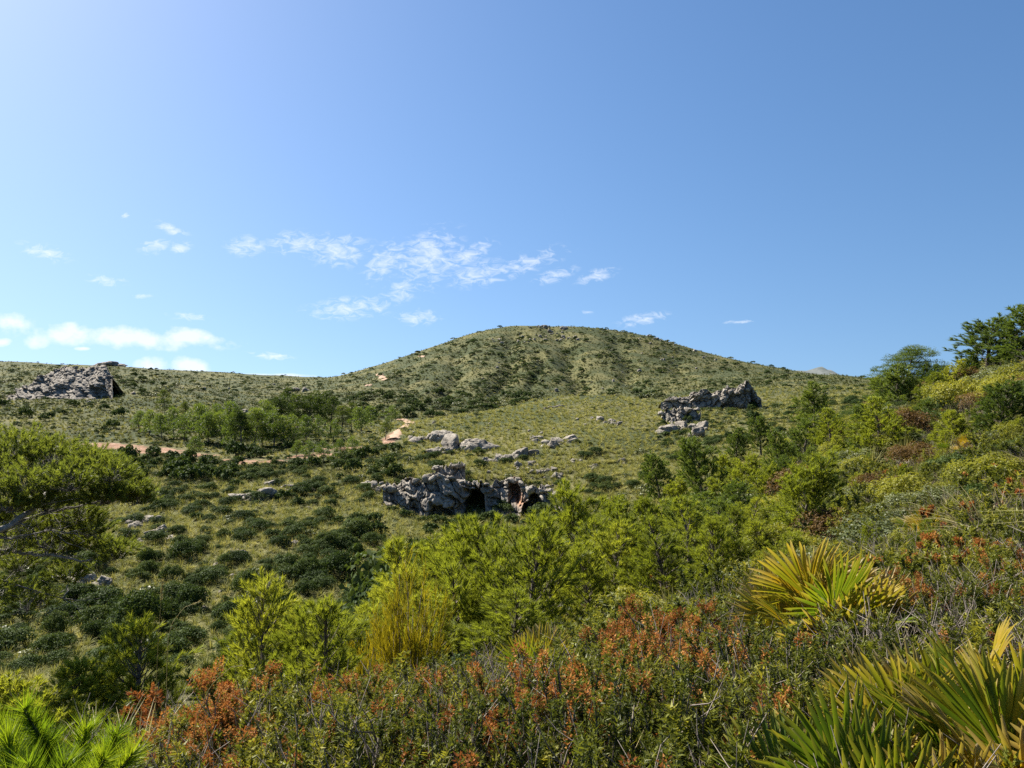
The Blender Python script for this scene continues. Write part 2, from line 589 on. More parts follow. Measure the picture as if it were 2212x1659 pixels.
# ------------------------------------------------------------------ the ground sheet
def ground_mat():
    m, nt = mat('hillside_ground')
    b = NB(nt)
    g = b.n('ShaderNodeNewGeometry')
    pos = g.outputs['Position']
    big = b.noise(pos, .035, 5, .6)
    mid = b.noise(pos, .45, 5, .65)
    fine = b.noise(pos, 6.0, 5, .65)
    grass = b.ramp(b.m('ADD', b.m('MULTIPLY', mid, .7), b.m('MULTIPLY', fine, .35)),
                   [(.34, (.036, .040, .016)), (.48, (.08, .080, .030)), (.6, (.15, .138, .058)), (.75, (.25, .22, .12))])
    scrub = b.ramp(fine, [(.35, (.018, .028, .012)), (.65, (.06, .075, .03))])
    col = b.mix(b.ramp(big, [(.40, (0, 0, 0)), (.56, (.9, .9, .9))]), grass, scrub)
    # bare stony soil
    soil = b.ramp(fine, [(.3, (.13, .085, .05)), (.55, (.26, .19, .125)), (.75, (.40, .34, .27))])
    stony = b.noise(pos, .9, 6, .7)
    col = b.mix(b.ramp(stony, [(.62, (0, 0, 0)), (.72, (.8, .8, .8))]), col, soil)
    near = b.n('ShaderNodeAttribute', attribute_name='litter')
    lit = b.ramp(b.noise(pos, 28, 5, .7), [(.3, (.014, .010, .006)), (.55, (.05, .036, .022)), (.75, (.11, .085, .056))])
    col = b.mix(near.outputs['Fac'], col, lit)
    earth = b.n('ShaderNodeAttribute', attribute_name='earth')
    red = b.ramp(b.noise(pos, .5, 6, .65), [(.3, (.16, .085, .05)), (.5, (.25, .145, .092)), (.62, (.32, .215, .15)), (.75, (.42, .33, .25))])
    ef = b.m('MULTIPLY', b.m('SUBTRACT', b.m('ADD', earth.outputs['Fac'], b.m('MULTIPLY', b.m('SUBTRACT', mid, .5), 1.6)), .48), 6.0, True)
    col = b.mix(ef, col, red)
    p = b.n('ShaderNodeBsdfPrincipled')
    p.inputs['Roughness'].default_value = .95
    p.inputs['Specular IOR Level'].default_value = .1
    b.l(col, p.inputs['Base Color'])
    bp = b.n('ShaderNodeBump')
    bp.inputs['Strength'].default_value = .8
    bp.inputs['Distance'].default_value = .45
    b.l(b.m('ADD', mid, b.m('MULTIPLY', fine, .4)), bp.inputs['Height'])
    b.l(bp.outputs[0], p.inputs['Normal'])
    o = b.n('ShaderNodeOutputMaterial')
    b.l(p.outputs[0], o.inputs['Surface'])
    return m


M_GROUND = ground_mat()
azs = np.concatenate([np.linspace(-180, -52, 40)[:-1], np.linspace(-52, 52, 520), np.linspace(52, 180, 40)[1:]])
azs = np.radians(azs)[:-1]                       # closed ring
rs = np.concatenate([np.geomspace(.5, 90, 120), np.linspace(90, 130, 56)[1:], np.geomspace(130, 1100, 210)[1:], np.geomspace(1100, 4100, 30)[1:]])
A_, R_ = np.meshgrid(azs, rs, indexing='xy')
GX, GY = R_ * np.sin(A_), R_ * np.cos(A_)
# spread depth knots so that rows follow constant depth ahead of the camera
GZ = H(GX, GY)
nr, na = GX.shape
ii, kk = np.meshgrid(np.arange(nr - 1), np.arange(na), indexing='ij')
k2 = (kk + 1) % na
Q = np.stack([ii * na + kk, (ii + 1) * na + kk, (ii + 1) * na + k2, ii * na + k2], -1).reshape(-1, 4)[:, ::-1]
V = np.stack([GX, GY, GZ], -1).reshape(-1, 3)
V = np.concatenate([V, [[0, 0, ground(0, .3)]]])
cap = np.stack([np.arange(na), (np.arange(na) + 1) % na, np.full(na, nr * na)], 1)[:, ::-1]

EARTH = [  # bare red earth: bearing, depth, half width (photo units), half depth (m)
    (250, 172, 70, 7), (330, 166, 75, 6), (420, 160, 55, 4), (520, 150, 60, 4), (600, 150, 50, 3), (680, 158, 55, 4), (745, 166, 40, 3), (850, 188, 16, 16), (838, 178, 14, 9)]


def earth_at(x, y):
    c = CX + F * x / np.maximum(y, 1)
    e = np.zeros_like(x)
    for (bc, Y, w, d) in EARTH:
        q = ((c - bc) / w) ** 2 + ((y - Y) / d) ** 2
        e = np.maximum(e, np.where(y > 1, np.exp(-q * .7), 0))
    return e


ea = np.append(earth_at(GX.ravel(), GY.ravel()), 0)
rr = np.append(R_.ravel(), 0)
litter = 1 - sstep(14, 45, rr)
gm = mk('ground', V, [Q, cap], M_GROUND, {'earth': ea, 'litter': litter}, smooth=True)
go = ob('ground', gm)
go['kind'] = 'structure'


# ------------------------------------------------------------------ the dirt track and the rocks
def dirt_mat():
    m, nt = mat('dirt_track')
    b = NB(nt)
    g = b.n('ShaderNodeNewGeometry')
    f = b.noise(g.outputs['Position'], .8, 6, .7)
    col = b.ramp(f, [(.3, (.24, .15, .095)), (.55, (.36, .255, .18)), (.75, (.44, .345, .265))])
    p = b.n('ShaderNodeBsdfPrincipled')
    p.inputs['Roughness'].default_value = .95
    p.inputs['Specular IOR Level'].default_value = .1
    b.l(col, p.inputs['Base Color'])
    o = b.n('ShaderNodeOutputMaterial')
    b.l(p.outputs[0], o.inputs['Surface'])
    return m


M_DIRT = dirt_mat()


def track(pts, width, lift=.25, n=60):
    """a strip of bare earth draped on the ground along photo positions"""
    px = np.array([p[0] for p in pts], float)
    py = np.array([p[1] for p in pts], float)
    t = np.linspace(0, 1, len(pts))
    tt = np.linspace(0, 1, n)
    x, y = hit(np.interp(tt, t, px), np.interp(tt, t, py))
    ok = ~np.isnan(x)
    P = np.stack([x[ok], y[ok]], 1)
    k = np.ones(5) / 5
    P = np.stack([np.convolve(np.pad(P[:, i], 2, 'edge'), k, 'valid') for i in (0, 1)], 1)
    D = unit(np.gradient(P, axis=0))
    N = np.stack([-D[:, 1], D[:, 0]], 1)
    jit = 1 + .25 * np.sin(np.arange(len(P)) * .7) + .15 * rng.normal(size=len(P))
    w = width * jit
    rows = []
    for s_ in (-1, -.5, 0, .5, 1):
        q = P + N * (w * .5 * s_)[:, None]
        rows.append(np.stack([q[:, 0], q[:, 1], H(q[:, 0], q[:, 1]) + lift * (1 if abs(s_) < 1 else .2)], 1))
    V = np.stack(rows, 1).reshape(-1, 3)
    n_ = len(P)
    i, k = np.meshgrid(np.arange(n_ - 1), np.arange(4), indexing='ij')
    Q = np.stack([i * 5 + k, i * 5 + k + 1, (i + 1) * 5 + k + 1, (i + 1) * 5 + k], -1).reshape(-1, 4)
    o = ob('dirt_track', mk('dirt_track', V, Q, M_DIRT, smooth=True))
    o['kind'] = 'structure'
    return o


track([(848, 950), (862, 930), (888, 914), (874, 908), (845, 904)], 2.8, .3, 90)
track([(818, 808), (826, 816), (836, 823)], 4.5, .7, 24)
track([(792, 834), (804, 833)], 3, .7, 16)
track([(905, 769), (918, 772)], 2.5, .7, 16)
track([(2150, 812), (2185, 803), (2230, 797), (2290, 796)], 1.9, .1, 30)


def rock_mat():
    m, nt = mat('grey_limestone')
    b = NB(nt)
    g = b.n('ShaderNodeNewGeometry')
    pos = g.outputs['Position']
    mp = b.n('ShaderNodeMapping')
    mp.inputs['Scale'].default_value = (1, 1, .45)
    b.l(pos, mp.inputs['Vector'])
    f = b.noise(mp.outputs[0], .55, 7, .68, .4)
    col = b.ramp(f, [(.28, (.085, .075, .062)), (.45, (.195, .172, .140)), (.6, (.32, .285, .235)), (.75, (.45, .405, .34))])
    st = b.noise(mp.outputs[0], 2.2, 5, .7)
    col = b.mix(b.ramp(st, [(.52, (0, 0, 0)), (.7, (.7, .7, .7))]), col, (.085, .082, .08))
    oc = b.noise(pos, .16, 4, .6)
    ochre = b.n('ShaderNodeAttribute', attribute_name='v')
    col = b.mix(b.m('MULTIPLY', ochre.outputs['Fac'], b.ramp(oc, [(.4, (0, 0, 0)), (.55, (1, 1, 1))])), col, (.42, .2, .1))
    p = b.n('ShaderNodeBsdfPrincipled')
    p.inputs['Roughness'].default_value = .92
    p.inputs['Specular IOR Level'].default_value = .15
    b.l(col, p.inputs['Base Color'])
    bp = b.n('ShaderNodeBump')
    bp.inputs['Strength'].default_value = .9
    bp.inputs['Distance'].default_value = .35
    b.l(b.m('ADD', f, b.m('MULTIPLY', st, .5)), bp.inputs['Height'])
    b.l(bp.outputs[0], p.inputs['Normal'])
    o = b.n('ShaderNodeOutputMaterial')
    b.l(p.outputs[0], o.inputs['Surface'])
    return m


M_ROCK = rock_mat()


def cube_sphere(n):
    t = np.linspace(-1, 1, n)
    V, F4, off = [], [], 0
    for ax in range(3):
        for sg in (-1, 1):
            a, b_ = np.meshgrid(t, t, indexing='ij')
            c = np.full_like(a, sg)
            p = [None] * 3
            p[ax] = c
            p[(ax + 1) % 3] = a * sg
            p[(ax + 2) % 3] = b_
            V.append(np.stack(p, -1).reshape(-1, 3))
            i, k = np.meshgrid(np.arange(n - 1), np.arange(n - 1), indexing='ij')
            F4.append(off + np.stack([i * n + k, (i + 1) * n + k, (i + 1) * n + k + 1, i * n + k + 1], -1).reshape(-1, 4))
            off += n * n
    return unit(np.concatenate(V)), np.concatenate(F4)


CS = {n: cube_sphere(n) for n in (7, 8, 10, 14, 16)}


def block(s, cen, size, seed, n=10, rough=.1, a=0.0, rz=0.0):
    """one angular limestone block: a sphere cut by random planes, then weathered"""
    g = np.random.default_rng(seed)
    D, F4 = CS[n]
    N = rand_dirs(11, g)
    off = g.uniform(.5, 1.0, 11)
    r = np.full(len(D), 1.3)
    for nn, o in zip(N, off):
        d = D @ nn
        r = np.where(d > .05, np.minimum(r, o / np.maximum(d, .05)), r)
    r = r * (1 + rough * 1.15 * fbm(D * 2.2 + seed % 97, 4, seed % 1000, .6))
    cr = np.abs(fbm(D * np.array([3.2, 3.2, 1.6]) + seed % 61, 3, seed % 500 + 7))
    r = r * (1 - .22 * (1 - sstep(0, .10, cr)))
    P = D * r[:, None]
    P = P * np.asarray(size)
    c, s_ = math.cos(rz), math.sin(rz)
    P = np.stack([P[:, 0] * c - P[:, 1] * s_, P[:, 0] * s_ + P[:, 1] * c, P[:, 2]], 1)
    s.add(P + np.asarray(cen), f4=F4, a=a)


def outcrop(name, blocks, label, group=None, base=None, cat='rock', seed=0, n=10):
    """a rock thing from blocks (bearing px, photo y, depth, w, d, h) in metres; sits in the ground"""
    s = Soup()
    for k, (px, py, Y, w, d, h) in enumerate(blocks):
        x = (px - CX) / F * Y
        z = EYE + (CY - py) / F * Y
        block(s, (x, Y, z), (w / 2 * 1.25, d / 2 * 1.25, h / 2 * 1.25), seed * 131 + k * 7 + 3, n, .16, 0.0, rng.uniform(-.5, .5))
    V = np.concatenate(s.v)
    org = np.array([V[:, 0].mean(), V[:, 1].mean(), 0])
    org[2] = ground(org[0], org[1])
    s.v = [v - org for v in s.v]
    o = ob(name, s.mesh(name, M_ROCK), loc=org)
    return tag(o, label, cat, group)


def worley(u, v, seed):
    """cell value 0..1 and distance to the nearest cell edge, for fractured rock"""
    iu, iv = np.floor(u).astype(np.int64), np.floor(v).astype(np.int64)
    d1 = np.full(u.shape, 9.0)
    d2 = d1.copy()
    val = np.zeros(u.shape)
    for a in (-1, 0, 1):
        for b_ in (-1, 0, 1):
            ca, cb = iu + a, iv + b_
            z0 = np.zeros_like(ca)
            su = ca + _hash(ca, cb, z0, seed)
            sv = cb + _hash(ca, cb, z0 + 1, seed)
            hv = _hash(ca, cb, z0 + 2, seed)
            d = np.hypot(u - su, v - sv)
            near = d < d1
            d2 = np.where(near, d1, np.minimum(d2, d))
            val = np.where(near, hv, val)
            d1 = np.where(near, d, d1)
    return val, d2 - d1


def cliff(name, base, top, depth_back, label, seed, caves=(), n=(150, 46), amp=1.0, ochre=(), lean=.18):
    """a weathered rock face: base and top polylines (px, py, Y); caves = (u, v, ru, rv, depth)"""
    nu, nv = n
    u = np.linspace(0, 1, nu)

    def poly(pl):
        a = np.array(pl, float)
        t = np.linspace(0, 1, len(a))
        px, py, Y = (np.interp(u, t, a[:, i]) for i in range(3))
        return np.stack([(px - CX) / F * Y, Y, EYE + (CY - py) / F * Y], 1)

    B, T = poly(base), poly(top)
    B[:, 2] = np.minimum(B[:, 2], H(B[:, 0], B[:, 1] - 1.0) - .7)
    T[:, 2] += 1.5 * amp * fbm(np.stack([u * 17, u * 0 + seed, u * 0], 1), 4, seed, .6)
    v = np.linspace(0, 1, nv)
    P = B[:, None] * (1 - v)[None, :, None] + T[:, None] * v[None, :, None]
    nrm = np.array([0, -1.0, 0])
    Lw = np.linalg.norm(B[-1] - B[0])
    Hh = np.maximum(T[:, 2] - B[:, 2], .5)
    Uw = (u * Lw)[:, None] + 0 * v[None]
    Vw = v[None] * Hh[:, None]
    q = np.stack([Uw / 3.2, Vw / 7.0, 0 * Uw + seed], -1).reshape(-1, 3)
    d = 1.6 * fbm(q, 4, seed).reshape(nu, nv)
    wq = np.stack([Uw / 2.4, Vw / 2.4, 0 * Uw + seed], -1).reshape(-1, 3)
    wu = .8 * fbm(wq, 3, seed + 1).reshape(nu, nv)
    wv = .8 * fbm(wq, 3, seed + 2).reshape(nu, nv)
    k1 = max(1.0, amp)
    v1, e1 = worley(Uw / (2.3 * k1) + wu, Vw / (1.9 * k1) + wv + .25 * Uw / 2.3, seed)
    v2, e2 = worley(Uw / (.8 * k1) + wu * 2, Vw / (.65 * k1) + wv * 2, seed + 9)
    d += 1.5 * (v1 - .5) - 1.0 * (1 - sstep(0, .16, e1)) + .5 * (v2 - .5) - .35 * (1 - sstep(0, .14, e2))
    d *= amp
    cav = np.zeros_like(d)
    for (cu, cvv, ru, rv, dep) in caves:
        e = np.sqrt(((u[:, None] - cu) / ru) ** 2 + ((v[None] - cvv) / rv) ** 2)
        e = e * (1 + .55 * fbm(np.stack([Uw / 1.7, Vw / 1.7, 0 * Uw + seed + 3], -1).reshape(-1, 3), 3, seed + 71).reshape(nu, nv))
        cav = np.maximum(cav, dep * (1 - sstep(.45, 1.0, e)))
    cav = cav * np.where(v[None] > .93, 0, 1)
    d -= cav
    end = sstep(0, .05, u) * sstep(0, .05, 1 - u)
    d = d * end[:, None]
    P = P + nrm * d[..., None]
    P[..., 1] += lean * Vw                        # leans back
    nb = 10
    back = []
    for k in range(1, nb + 1):
        t = k / nb
        bp = P[:, -1].copy()
        bp[:, 1] += depth_back * t
        gz = H(bp[:, 0], bp[:, 1])
        zz = P[:, -1, 2] * (1 - t) + (gz - 1.0) * t
        zz += .5 * amp * fbm(np.stack([bp[:, 0] / 2, bp[:, 1] / 2, bp[:, 0] * 0 + seed], 1), 3, seed + 5) * (1 - t)
        bp[:, 2] = zz
        back.append(bp)
    P = np.concatenate([P, np.stack(back, 1)], 1)
    mv = P.shape[1]
    i, k = np.meshgrid(np.arange(nu - 1), np.arange(mv - 1), indexing='ij')
    Q = np.stack([i * mv + k, (i + 1) * mv + k, (i + 1) * mv + k + 1, i * mv + k + 1], -1).reshape(-1, 4)
    oc = np.zeros((nu, mv))
    for (cu, cvv, ru, rv, dep) in ochre:
        e = np.sqrt(((u[:, None] - cu) / ru) ** 2 + ((np.linspace(0, mv / nv, mv)[None] - cvv) / rv) ** 2)
        oc = np.maximum(oc, dep * (1 - sstep(.5, 1.2, e)))
    V = P.reshape(-1, 3)
    org = np.array([V[:, 0].mean(), V[:, 1].mean(), 0])
    org[2] = ground(org[0], org[1])
    s = Soup()
    s.add(V - org, f4=Q, a=oc.ravel())
    return s, org, P


def finish(name, s, org, label, cat='rock', group=None):
    o = ob(name, s.mesh(name, M_ROCK), loc=org)
    return tag(o, label, cat, group)


def rubble(s, org, P, row, n, seed, size):
    """fallen and standing blocks along a row of a cliff grid"""
    g = np.random.default_rng(seed)
    for k in range(n):
        i = g.integers(2, P.shape[0] - 2)
        c = P[i, row] + g.normal(size=3) * np.array([.6, .6, .15]) - org
        sz = size * g.uniform(.4, 1.2)
        block(s, c, (sz * g.uniform(.7, 1.3), sz * g.uniform(.7, 1.2), sz * g.uniform(.5, 1.0)), seed + k * 11, 7, .16, 0, g.uniform(-1, 1))


# the cave cliff below the grassy slope: a left buttress wall, a deep cave, and a right wall with two hollows
s, org, P = cliff('cave_cliff', [(828, 1075, 109.5), (865, 1092, 108), (905, 1112, 107), (935, 1122, 107), (1000, 1118, 109), (1040, 1110, 112), (1058, 1095, 113)],
                  [(826, 1055, 111), (850, 1042, 112), (900, 1036, 113), (935, 1030, 113), (985, 1034, 114), (1030, 1045, 115), (1060, 1050, 115)],
                  11, '', 11, caves=((.82, .2, .19, .7, 10.0), (.95, .3, .07, .8, 6.0), (.52, .10, .12, .32, 3.0), (.3, .2, .05, .3, 1.5)), n=(170, 52), amp=1.0, lean=.06)
rubble(s, org, P, 48, 26, 400, .7)
rubble(s, org, P, 6, 8, 500, .8)
finish('cave_cliff', s, org, 'grey limestone cliff with the large dark cave at its foot', 'cliff')
s, org, P = cliff('cave_cliff', [(1050, 1098, 113), (1085, 1090, 113), (1118, 1092, 112), (1130, 1096, 110), (1165, 1098, 109), (1195, 1106, 107.5), (1226, 1108, 107)],
                  [(1046, 1052, 115), (1080, 1040, 116), (1115, 1033, 116), (1135, 1046, 113), (1165, 1052, 112), (1195, 1062, 110.5), (1228, 1075, 109)],
                  11, '', 23, caves=((.36, .66, .10, .34, 3.5), (.63, .32, .16, .45, 4.5), (.82, .25, .06, .4, 2.5)), n=(150, 46), amp=.8, lean=.06,
                  ochre=((.45, .35, .1, .5, 1.0), (.38, .7, .1, .4, .7)))
rubble(s, org, P, 42, 24, 600, .75)
finish('cave_cliff', s, org, 'rock wall with two small hollows and a rusty orange stained edge', 'cliff')
# crag on the slope above the cave, leaning up to a point on its right
s, org, P = cliff('rock_outcrop', [(934, 1026, 116), (960, 1030, 115.5), (985, 1034, 115), (1002, 1034, 115)],
                  [(932, 1021, 117), (955, 1012, 118), (985, 1003, 118.5), (1003, 1005, 118)], 4, '', 31, n=(70, 30), amp=.6)
rubble(s, org, P, 28, 12, 700, .6)
finish('rock_outcrop', s, org, 'pointed grey crag standing just above the large cave')

# the long crag on the right-hand spur, highest at its right end
s, org, P = cliff('rock_outcrop', [(1426, 882, 208), (1470, 877, 206), (1520, 878, 204), (1560, 886, 202), (1595, 899, 200), (1625, 909, 198), (1648, 902, 198)],
                  [(1428, 866, 209), (1475, 853, 208), (1520, 844, 206), (1560, 841, 205), (1590, 838, 203), (1608, 826, 201), (1622, 826, 201), (1645, 862, 200)],
                  9, '', 41, caves=((.6, .12, .16, .22, 1.6), (.93, .25, .12, .6, 3.5)), n=(230, 60), amp=1.0, lean=.05)
rubble(s, org, P, 47, 40, 800, .85)
rubble(s, org, P, 4, 14, 850, .9)
finish('rock_outcrop', s, org, 'long grey crag on the spur, rising to a knob at its right end')
s, org, P = cliff('rock_outcrop', [(1432, 908, 178), (1450, 918, 176), (1480, 922, 176), (1512, 916, 178)],
                  [(1432, 892, 179), (1452, 881, 178), (1485, 880, 178), (1515, 892, 180)], 7, '', 43, n=(80, 34), amp=1.0, lean=.05)
rubble(s, org, P, 30, 9, 900, .9)
finish('rock_outcrop', s, org, 'rounded grey buttress below the left end of the long crag')
# the cliff on the left-hand hill
s, org, P = cliff('rock_outcrop', [(18, 862, 342), (60, 860, 340), (95, 858, 338), (130, 858, 336), (180, 857, 336), (215, 856, 336), (243, 850, 340)],
                  [(14, 858, 346), (50, 838, 352), (92, 806, 356), (125, 798, 360), (175, 795, 362), (222, 793, 362), (241, 815, 356)],
                  14, '', 53, caves=((.82, .12, .2, .34, 7), (.5, .25, .08, .3, 3)), n=(200, 56), amp=1.7, lean=.04)
rubble(s, org, P, 53, 14, 1000, 1.1)
rubble(s, org, P, 3, 18, 1050, 1.4)
finish('rock_outcrop', s, org, 'big blue-grey rock cliff on the hill at the far left', 'cliff')
for k in range(1):
    outcrop('rock_outcrop', [(222, 787, 930, 20, 12, 6), (240, 786, 930, 18, 12, 6), (252, 789, 932, 16, 10, 4), (212, 790, 928, 12, 8, 3)],
            'small dark rock castle on the skyline of the far left ridge', seed=61)

# broken bands of rock on the slope
BANDS = [
    ([(888, 952), (905, 950), (925, 949), (945, 947)], 2.6, 'row of pale broken rock ledges beside the dirt track'),
    ([(958, 950), (985, 966), (1010, 968), (1030, 972)], 4.6, 'large grey boulder-like outcrop right of the broken ledges'),
    ([(935, 976), (955, 976), (972, 977)], 2.0, 'low dark rock shelf under the grey boulder outcrop'),
    ([(1050, 1000), (1085, 994), (1110, 990)], 2.2, 'low grey rock ledge in the hollow above the cave'),
    ([(1125, 988), (1150, 985), (1180, 966), (1205, 962), (1230, 952)], 2.6, 'stepped line of rocks climbing to the right above the cave'),
    ([(1148, 952), (1160, 950)], 1.8, 'single pale rock lying up the slope from the stepped line'),
    ([(1290, 905), (1310, 912), (1330, 917)], 1.7, 'scattered pale stones high on the grassy spur'),
    ([(870, 990), (885, 991)], 1.2, 'pale flat rock below the broken ledges'),
    ([(1120, 1013), (1150, 1010), (1165, 1022), (1190, 1018), (1205, 1030)], 1.5, 'pale flat slabs on the slope right above the two hollows'),
    ([(1440, 935), (1470, 925), (1500, 945), (1510, 930)], 3.2, 'broken white-grey blocks tumbling below the rounded buttress'),
    ([(800, 1052), (815, 1060)], 2.0, 'grey boulder left of the cave cliff'),
    ([(590, 1048), (625, 1058), (660, 1055)], 1.7, 'low pale rocks half hidden among shrubs up the slope'),
    ([(520, 1082), (545, 1085), (560, 1080)], 2.5, 'rounded grey boulder in the middle of the left slope'),
    ([(290, 1140), (310, 1128), (340, 1132), (355, 1150), (330, 1160)], 1.8, 'cluster of pale grey blocks on the left slope'),
    ([(380, 1168), (395, 1176)], 1.2, 'pair of blue-grey blocks among dark shrubs'),
    ([(620, 1180), (640, 1185), (655, 1192)], 1.0, 'small pale stones in grass below the middle boulder'),
    ([(510, 1195), (525, 1200)], .9, 'two pale stones under a dark shrub on the left slope'),
    ([(130, 1250), (160, 1262), (190, 1258), (215, 1268)], 1.5, 'pale flat stones low on the left slope'),
    ([(620, 848), (640, 846)], 4.5, 'grey rocks on the far ridge slope beyond the grove'),
    ([(480, 888), (500, 890), (530, 890)], 2.6, 'thin pale rock band above the pine grove'),
    ([(1170, 708), (1190, 705), (1215, 712), (1195, 722)], 5, 'bare grey rocks at the summit of the main hill'),
    ([(1405, 727), (1430, 735), (1450, 741)], 4, 'grey rocks along the right shoulder of the main hill'),
    ([(1060, 736), (1085, 738), (1130, 742)], 3, 'small rock band high on the main hill'),
    ([(1205, 880), (1180, 885)], 1.5, 'two pale rocks at the left foot of the grassy spur'),
    ([(690, 1175), (705, 1190)], .9, 'tiny pale stones beside the dark round shrub'),
    ([(1255, 1000), (1280, 1012), (1345, 1002)], 1.2, 'pale stones among the grass right of the slabs'),
]
for k, (pts, size, lab) in enumerate(BANDS):
    g = np.random.default_rng(2000 + k)
    px = np.repeat([p[0] for p in pts], 5) + g.normal(size=len(pts) * 5) * 7
    py = np.repeat([p[1] for p in pts], 5) + g.normal(size=len(pts) * 5) * 2.5
    x, y = hit(px, py)
    ok = ~np.isnan(x)
    x, y = x[ok], y[ok]
    ym = np.median(y)
    y = np.clip(y, ym - 14, ym + 14)
    z = H(x, y)
    root = bpy.data.objects.new('rock_outcrop', None)
    COL.objects.link(root)
    org = np.array([x.mean(), y.mean(), 0])
    org[2] = ground(org[0], org[1])
    root.location = org
    tag(root, lab, 'rock')
    for j in range(len(x)):
        big = 1.0 if j % 5 == 0 else g.uniform(.3, .65)
        sz = size * .5 * big
        s = Soup()
        block(s, (0, 0, 0), (sz * g.uniform(1.0, 1.6), sz * g.uniform(.8, 1.2), sz * g.uniform(.7, 1.05)), 3000 + k * 41 + j, 14 if big == 1 else 8, .2, 0, g.uniform(-1, 1))
        ob('rock_block', s.mesh('rock_block', M_ROCK), root, np.array([x[j], y[j], z[j] + sz * .2]) - org)

# the far pointed peak beyond the right-hand ridge
t_ = np.linspace(-1, 1, 60)
pk = np.array([(1690, 812), (1720, 800), (1742, 801), (1768, 793), (1776, 792), (1782, 798), (1795, 799), (1800, 806), (1825, 812)], float)
s = Soup()
Yk = 2400.
xs = np.interp(np.linspace(0, 1, 70), np.linspace(0, 1, len(pk)), pk[:, 0])
ys_ = np.interp(np.linspace(0, 1, 70), np.linspace(0, 1, len(pk)), pk[:, 1])
X = (xs - CX) / F * Yk
Z = EYE + (CY - ys_) / F * Yk
rows = []
for q, dd in enumerate(np.linspace(-1, 1, 21)):
    h = (1 - abs(dd)) ** .8
    rows.append(np.stack([X, np.full(70, Yk + dd * 260), Z * h - 30 * (1 - h) + 5 * fbm(np.stack([X / 40, np.full(70, dd * 5), X * 0], 1), 3, 77) * (abs(dd) > .01)], 1))
V = np.stack(rows, 1).reshape(-1, 3)
i, k = np.meshgrid(np.arange(69), np.arange(20), indexing='ij')
Q = np.stack([i * 21 + k, (i + 1) * 21 + k, (i + 1) * 21 + k + 1, i * 21 + k + 1], -1).reshape(-1, 4)
s.add(V, f4=Q)
mm, mnt = mat('far_hazy_slope')  # grey-blue of distance: the haze is put into the slope colour
b = NB(mnt)
p = b.n('ShaderNodeBsdfPrincipled')
p.inputs['Roughness'].default_value = 1
b.l(b.ramp(b.noise(b.n('ShaderNodeNewGeometry').outputs['Position'], .03, 5, .65), [(.35, (.055, .068, .062)), (.65, (.13, .14, .135))]), p.inputs['Base Color'])
b.l(p.outputs[0], b.n('ShaderNodeOutputMaterial').inputs['Surface'])
o = ob('mountain', s.mesh('mountain', mm, True))
o['kind'] = 'structure'


# ------------------------------------------------------------------ plants: materials
M_PINE = leaf_mat('pine_needles', [(0, (.090, .112, .017)), (.3, (.16, .19, .027)), (.6, (.25, .278, .038)), (1, (.38, .375, .058))], .5, .5, .2, (1.2, 1.2, .55), .6, .42)
M_PINE_D = leaf_mat('old_pine_needles', [(0, (.030, .052, .014)), (.4, (.056, .086, .020)), (.75, (.095, .125, .026)), (1, (.15, .165, .034))], .35, .6, .12)
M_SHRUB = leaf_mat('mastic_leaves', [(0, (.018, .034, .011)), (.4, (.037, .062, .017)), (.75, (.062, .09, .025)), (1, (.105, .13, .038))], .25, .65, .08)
M_HEATH = leaf_mat('heath_leaves', [(0, (.026, .036, .009)), (.3, (.064, .08, .015)), (.6, (.155, .17, .027)), (1, (.37, .33, .055))], .4, .5, .2)
M_RUST = leaf_mat('faded_heath_flowers', [(0, (.12, .044, .016)), (.4, (.28, .11, .032)), (.75, (.43, .20, .052)), (1, (.50, .31, .10))], .3, .7, .1, (1.2, 1.0, .8), .35, .65)
M_BROOM = leaf_mat('yellow_twigs', [(0, (.15, .14, .012)), (.4, (.26, .23, .018)), (.75, (.36, .30, .024)), (1, (.46, .36, .035))], .4, .5, .25, (1.2, 1.1, .5), .25, .75)
M_GRASS = leaf_mat('grass_blades', [(0, (.095, .11, .026)), (.3, (.18, .19, .052)), (.6, (.29, .28, .09)), (1, (.43, .39, .17))], .35, .6, .1, (1.1, 1.05, .7), .6, .4)
M_STRAW = leaf_mat('straw_blades', [(0, (.20, .17, .06)), (.4, (.34, .29, .13)), (.75, (.46, .40, .22)), (1, (.55, .50, .33))], .3, .6, .15, (1.05, 1.0, .8), .3, .7)
M_BARK = wood_mat('pine_bark', (.055, .045, .038), (.20, .165, .135), 14)
M_TWIG = wood_mat('grey_twigs', (.10, .08, .066), (.31, .265, .22), 30)
M_DEADWOOD = wood_mat('silver_branch', (.16, .145, .13), (.42, .385, .345), 16)


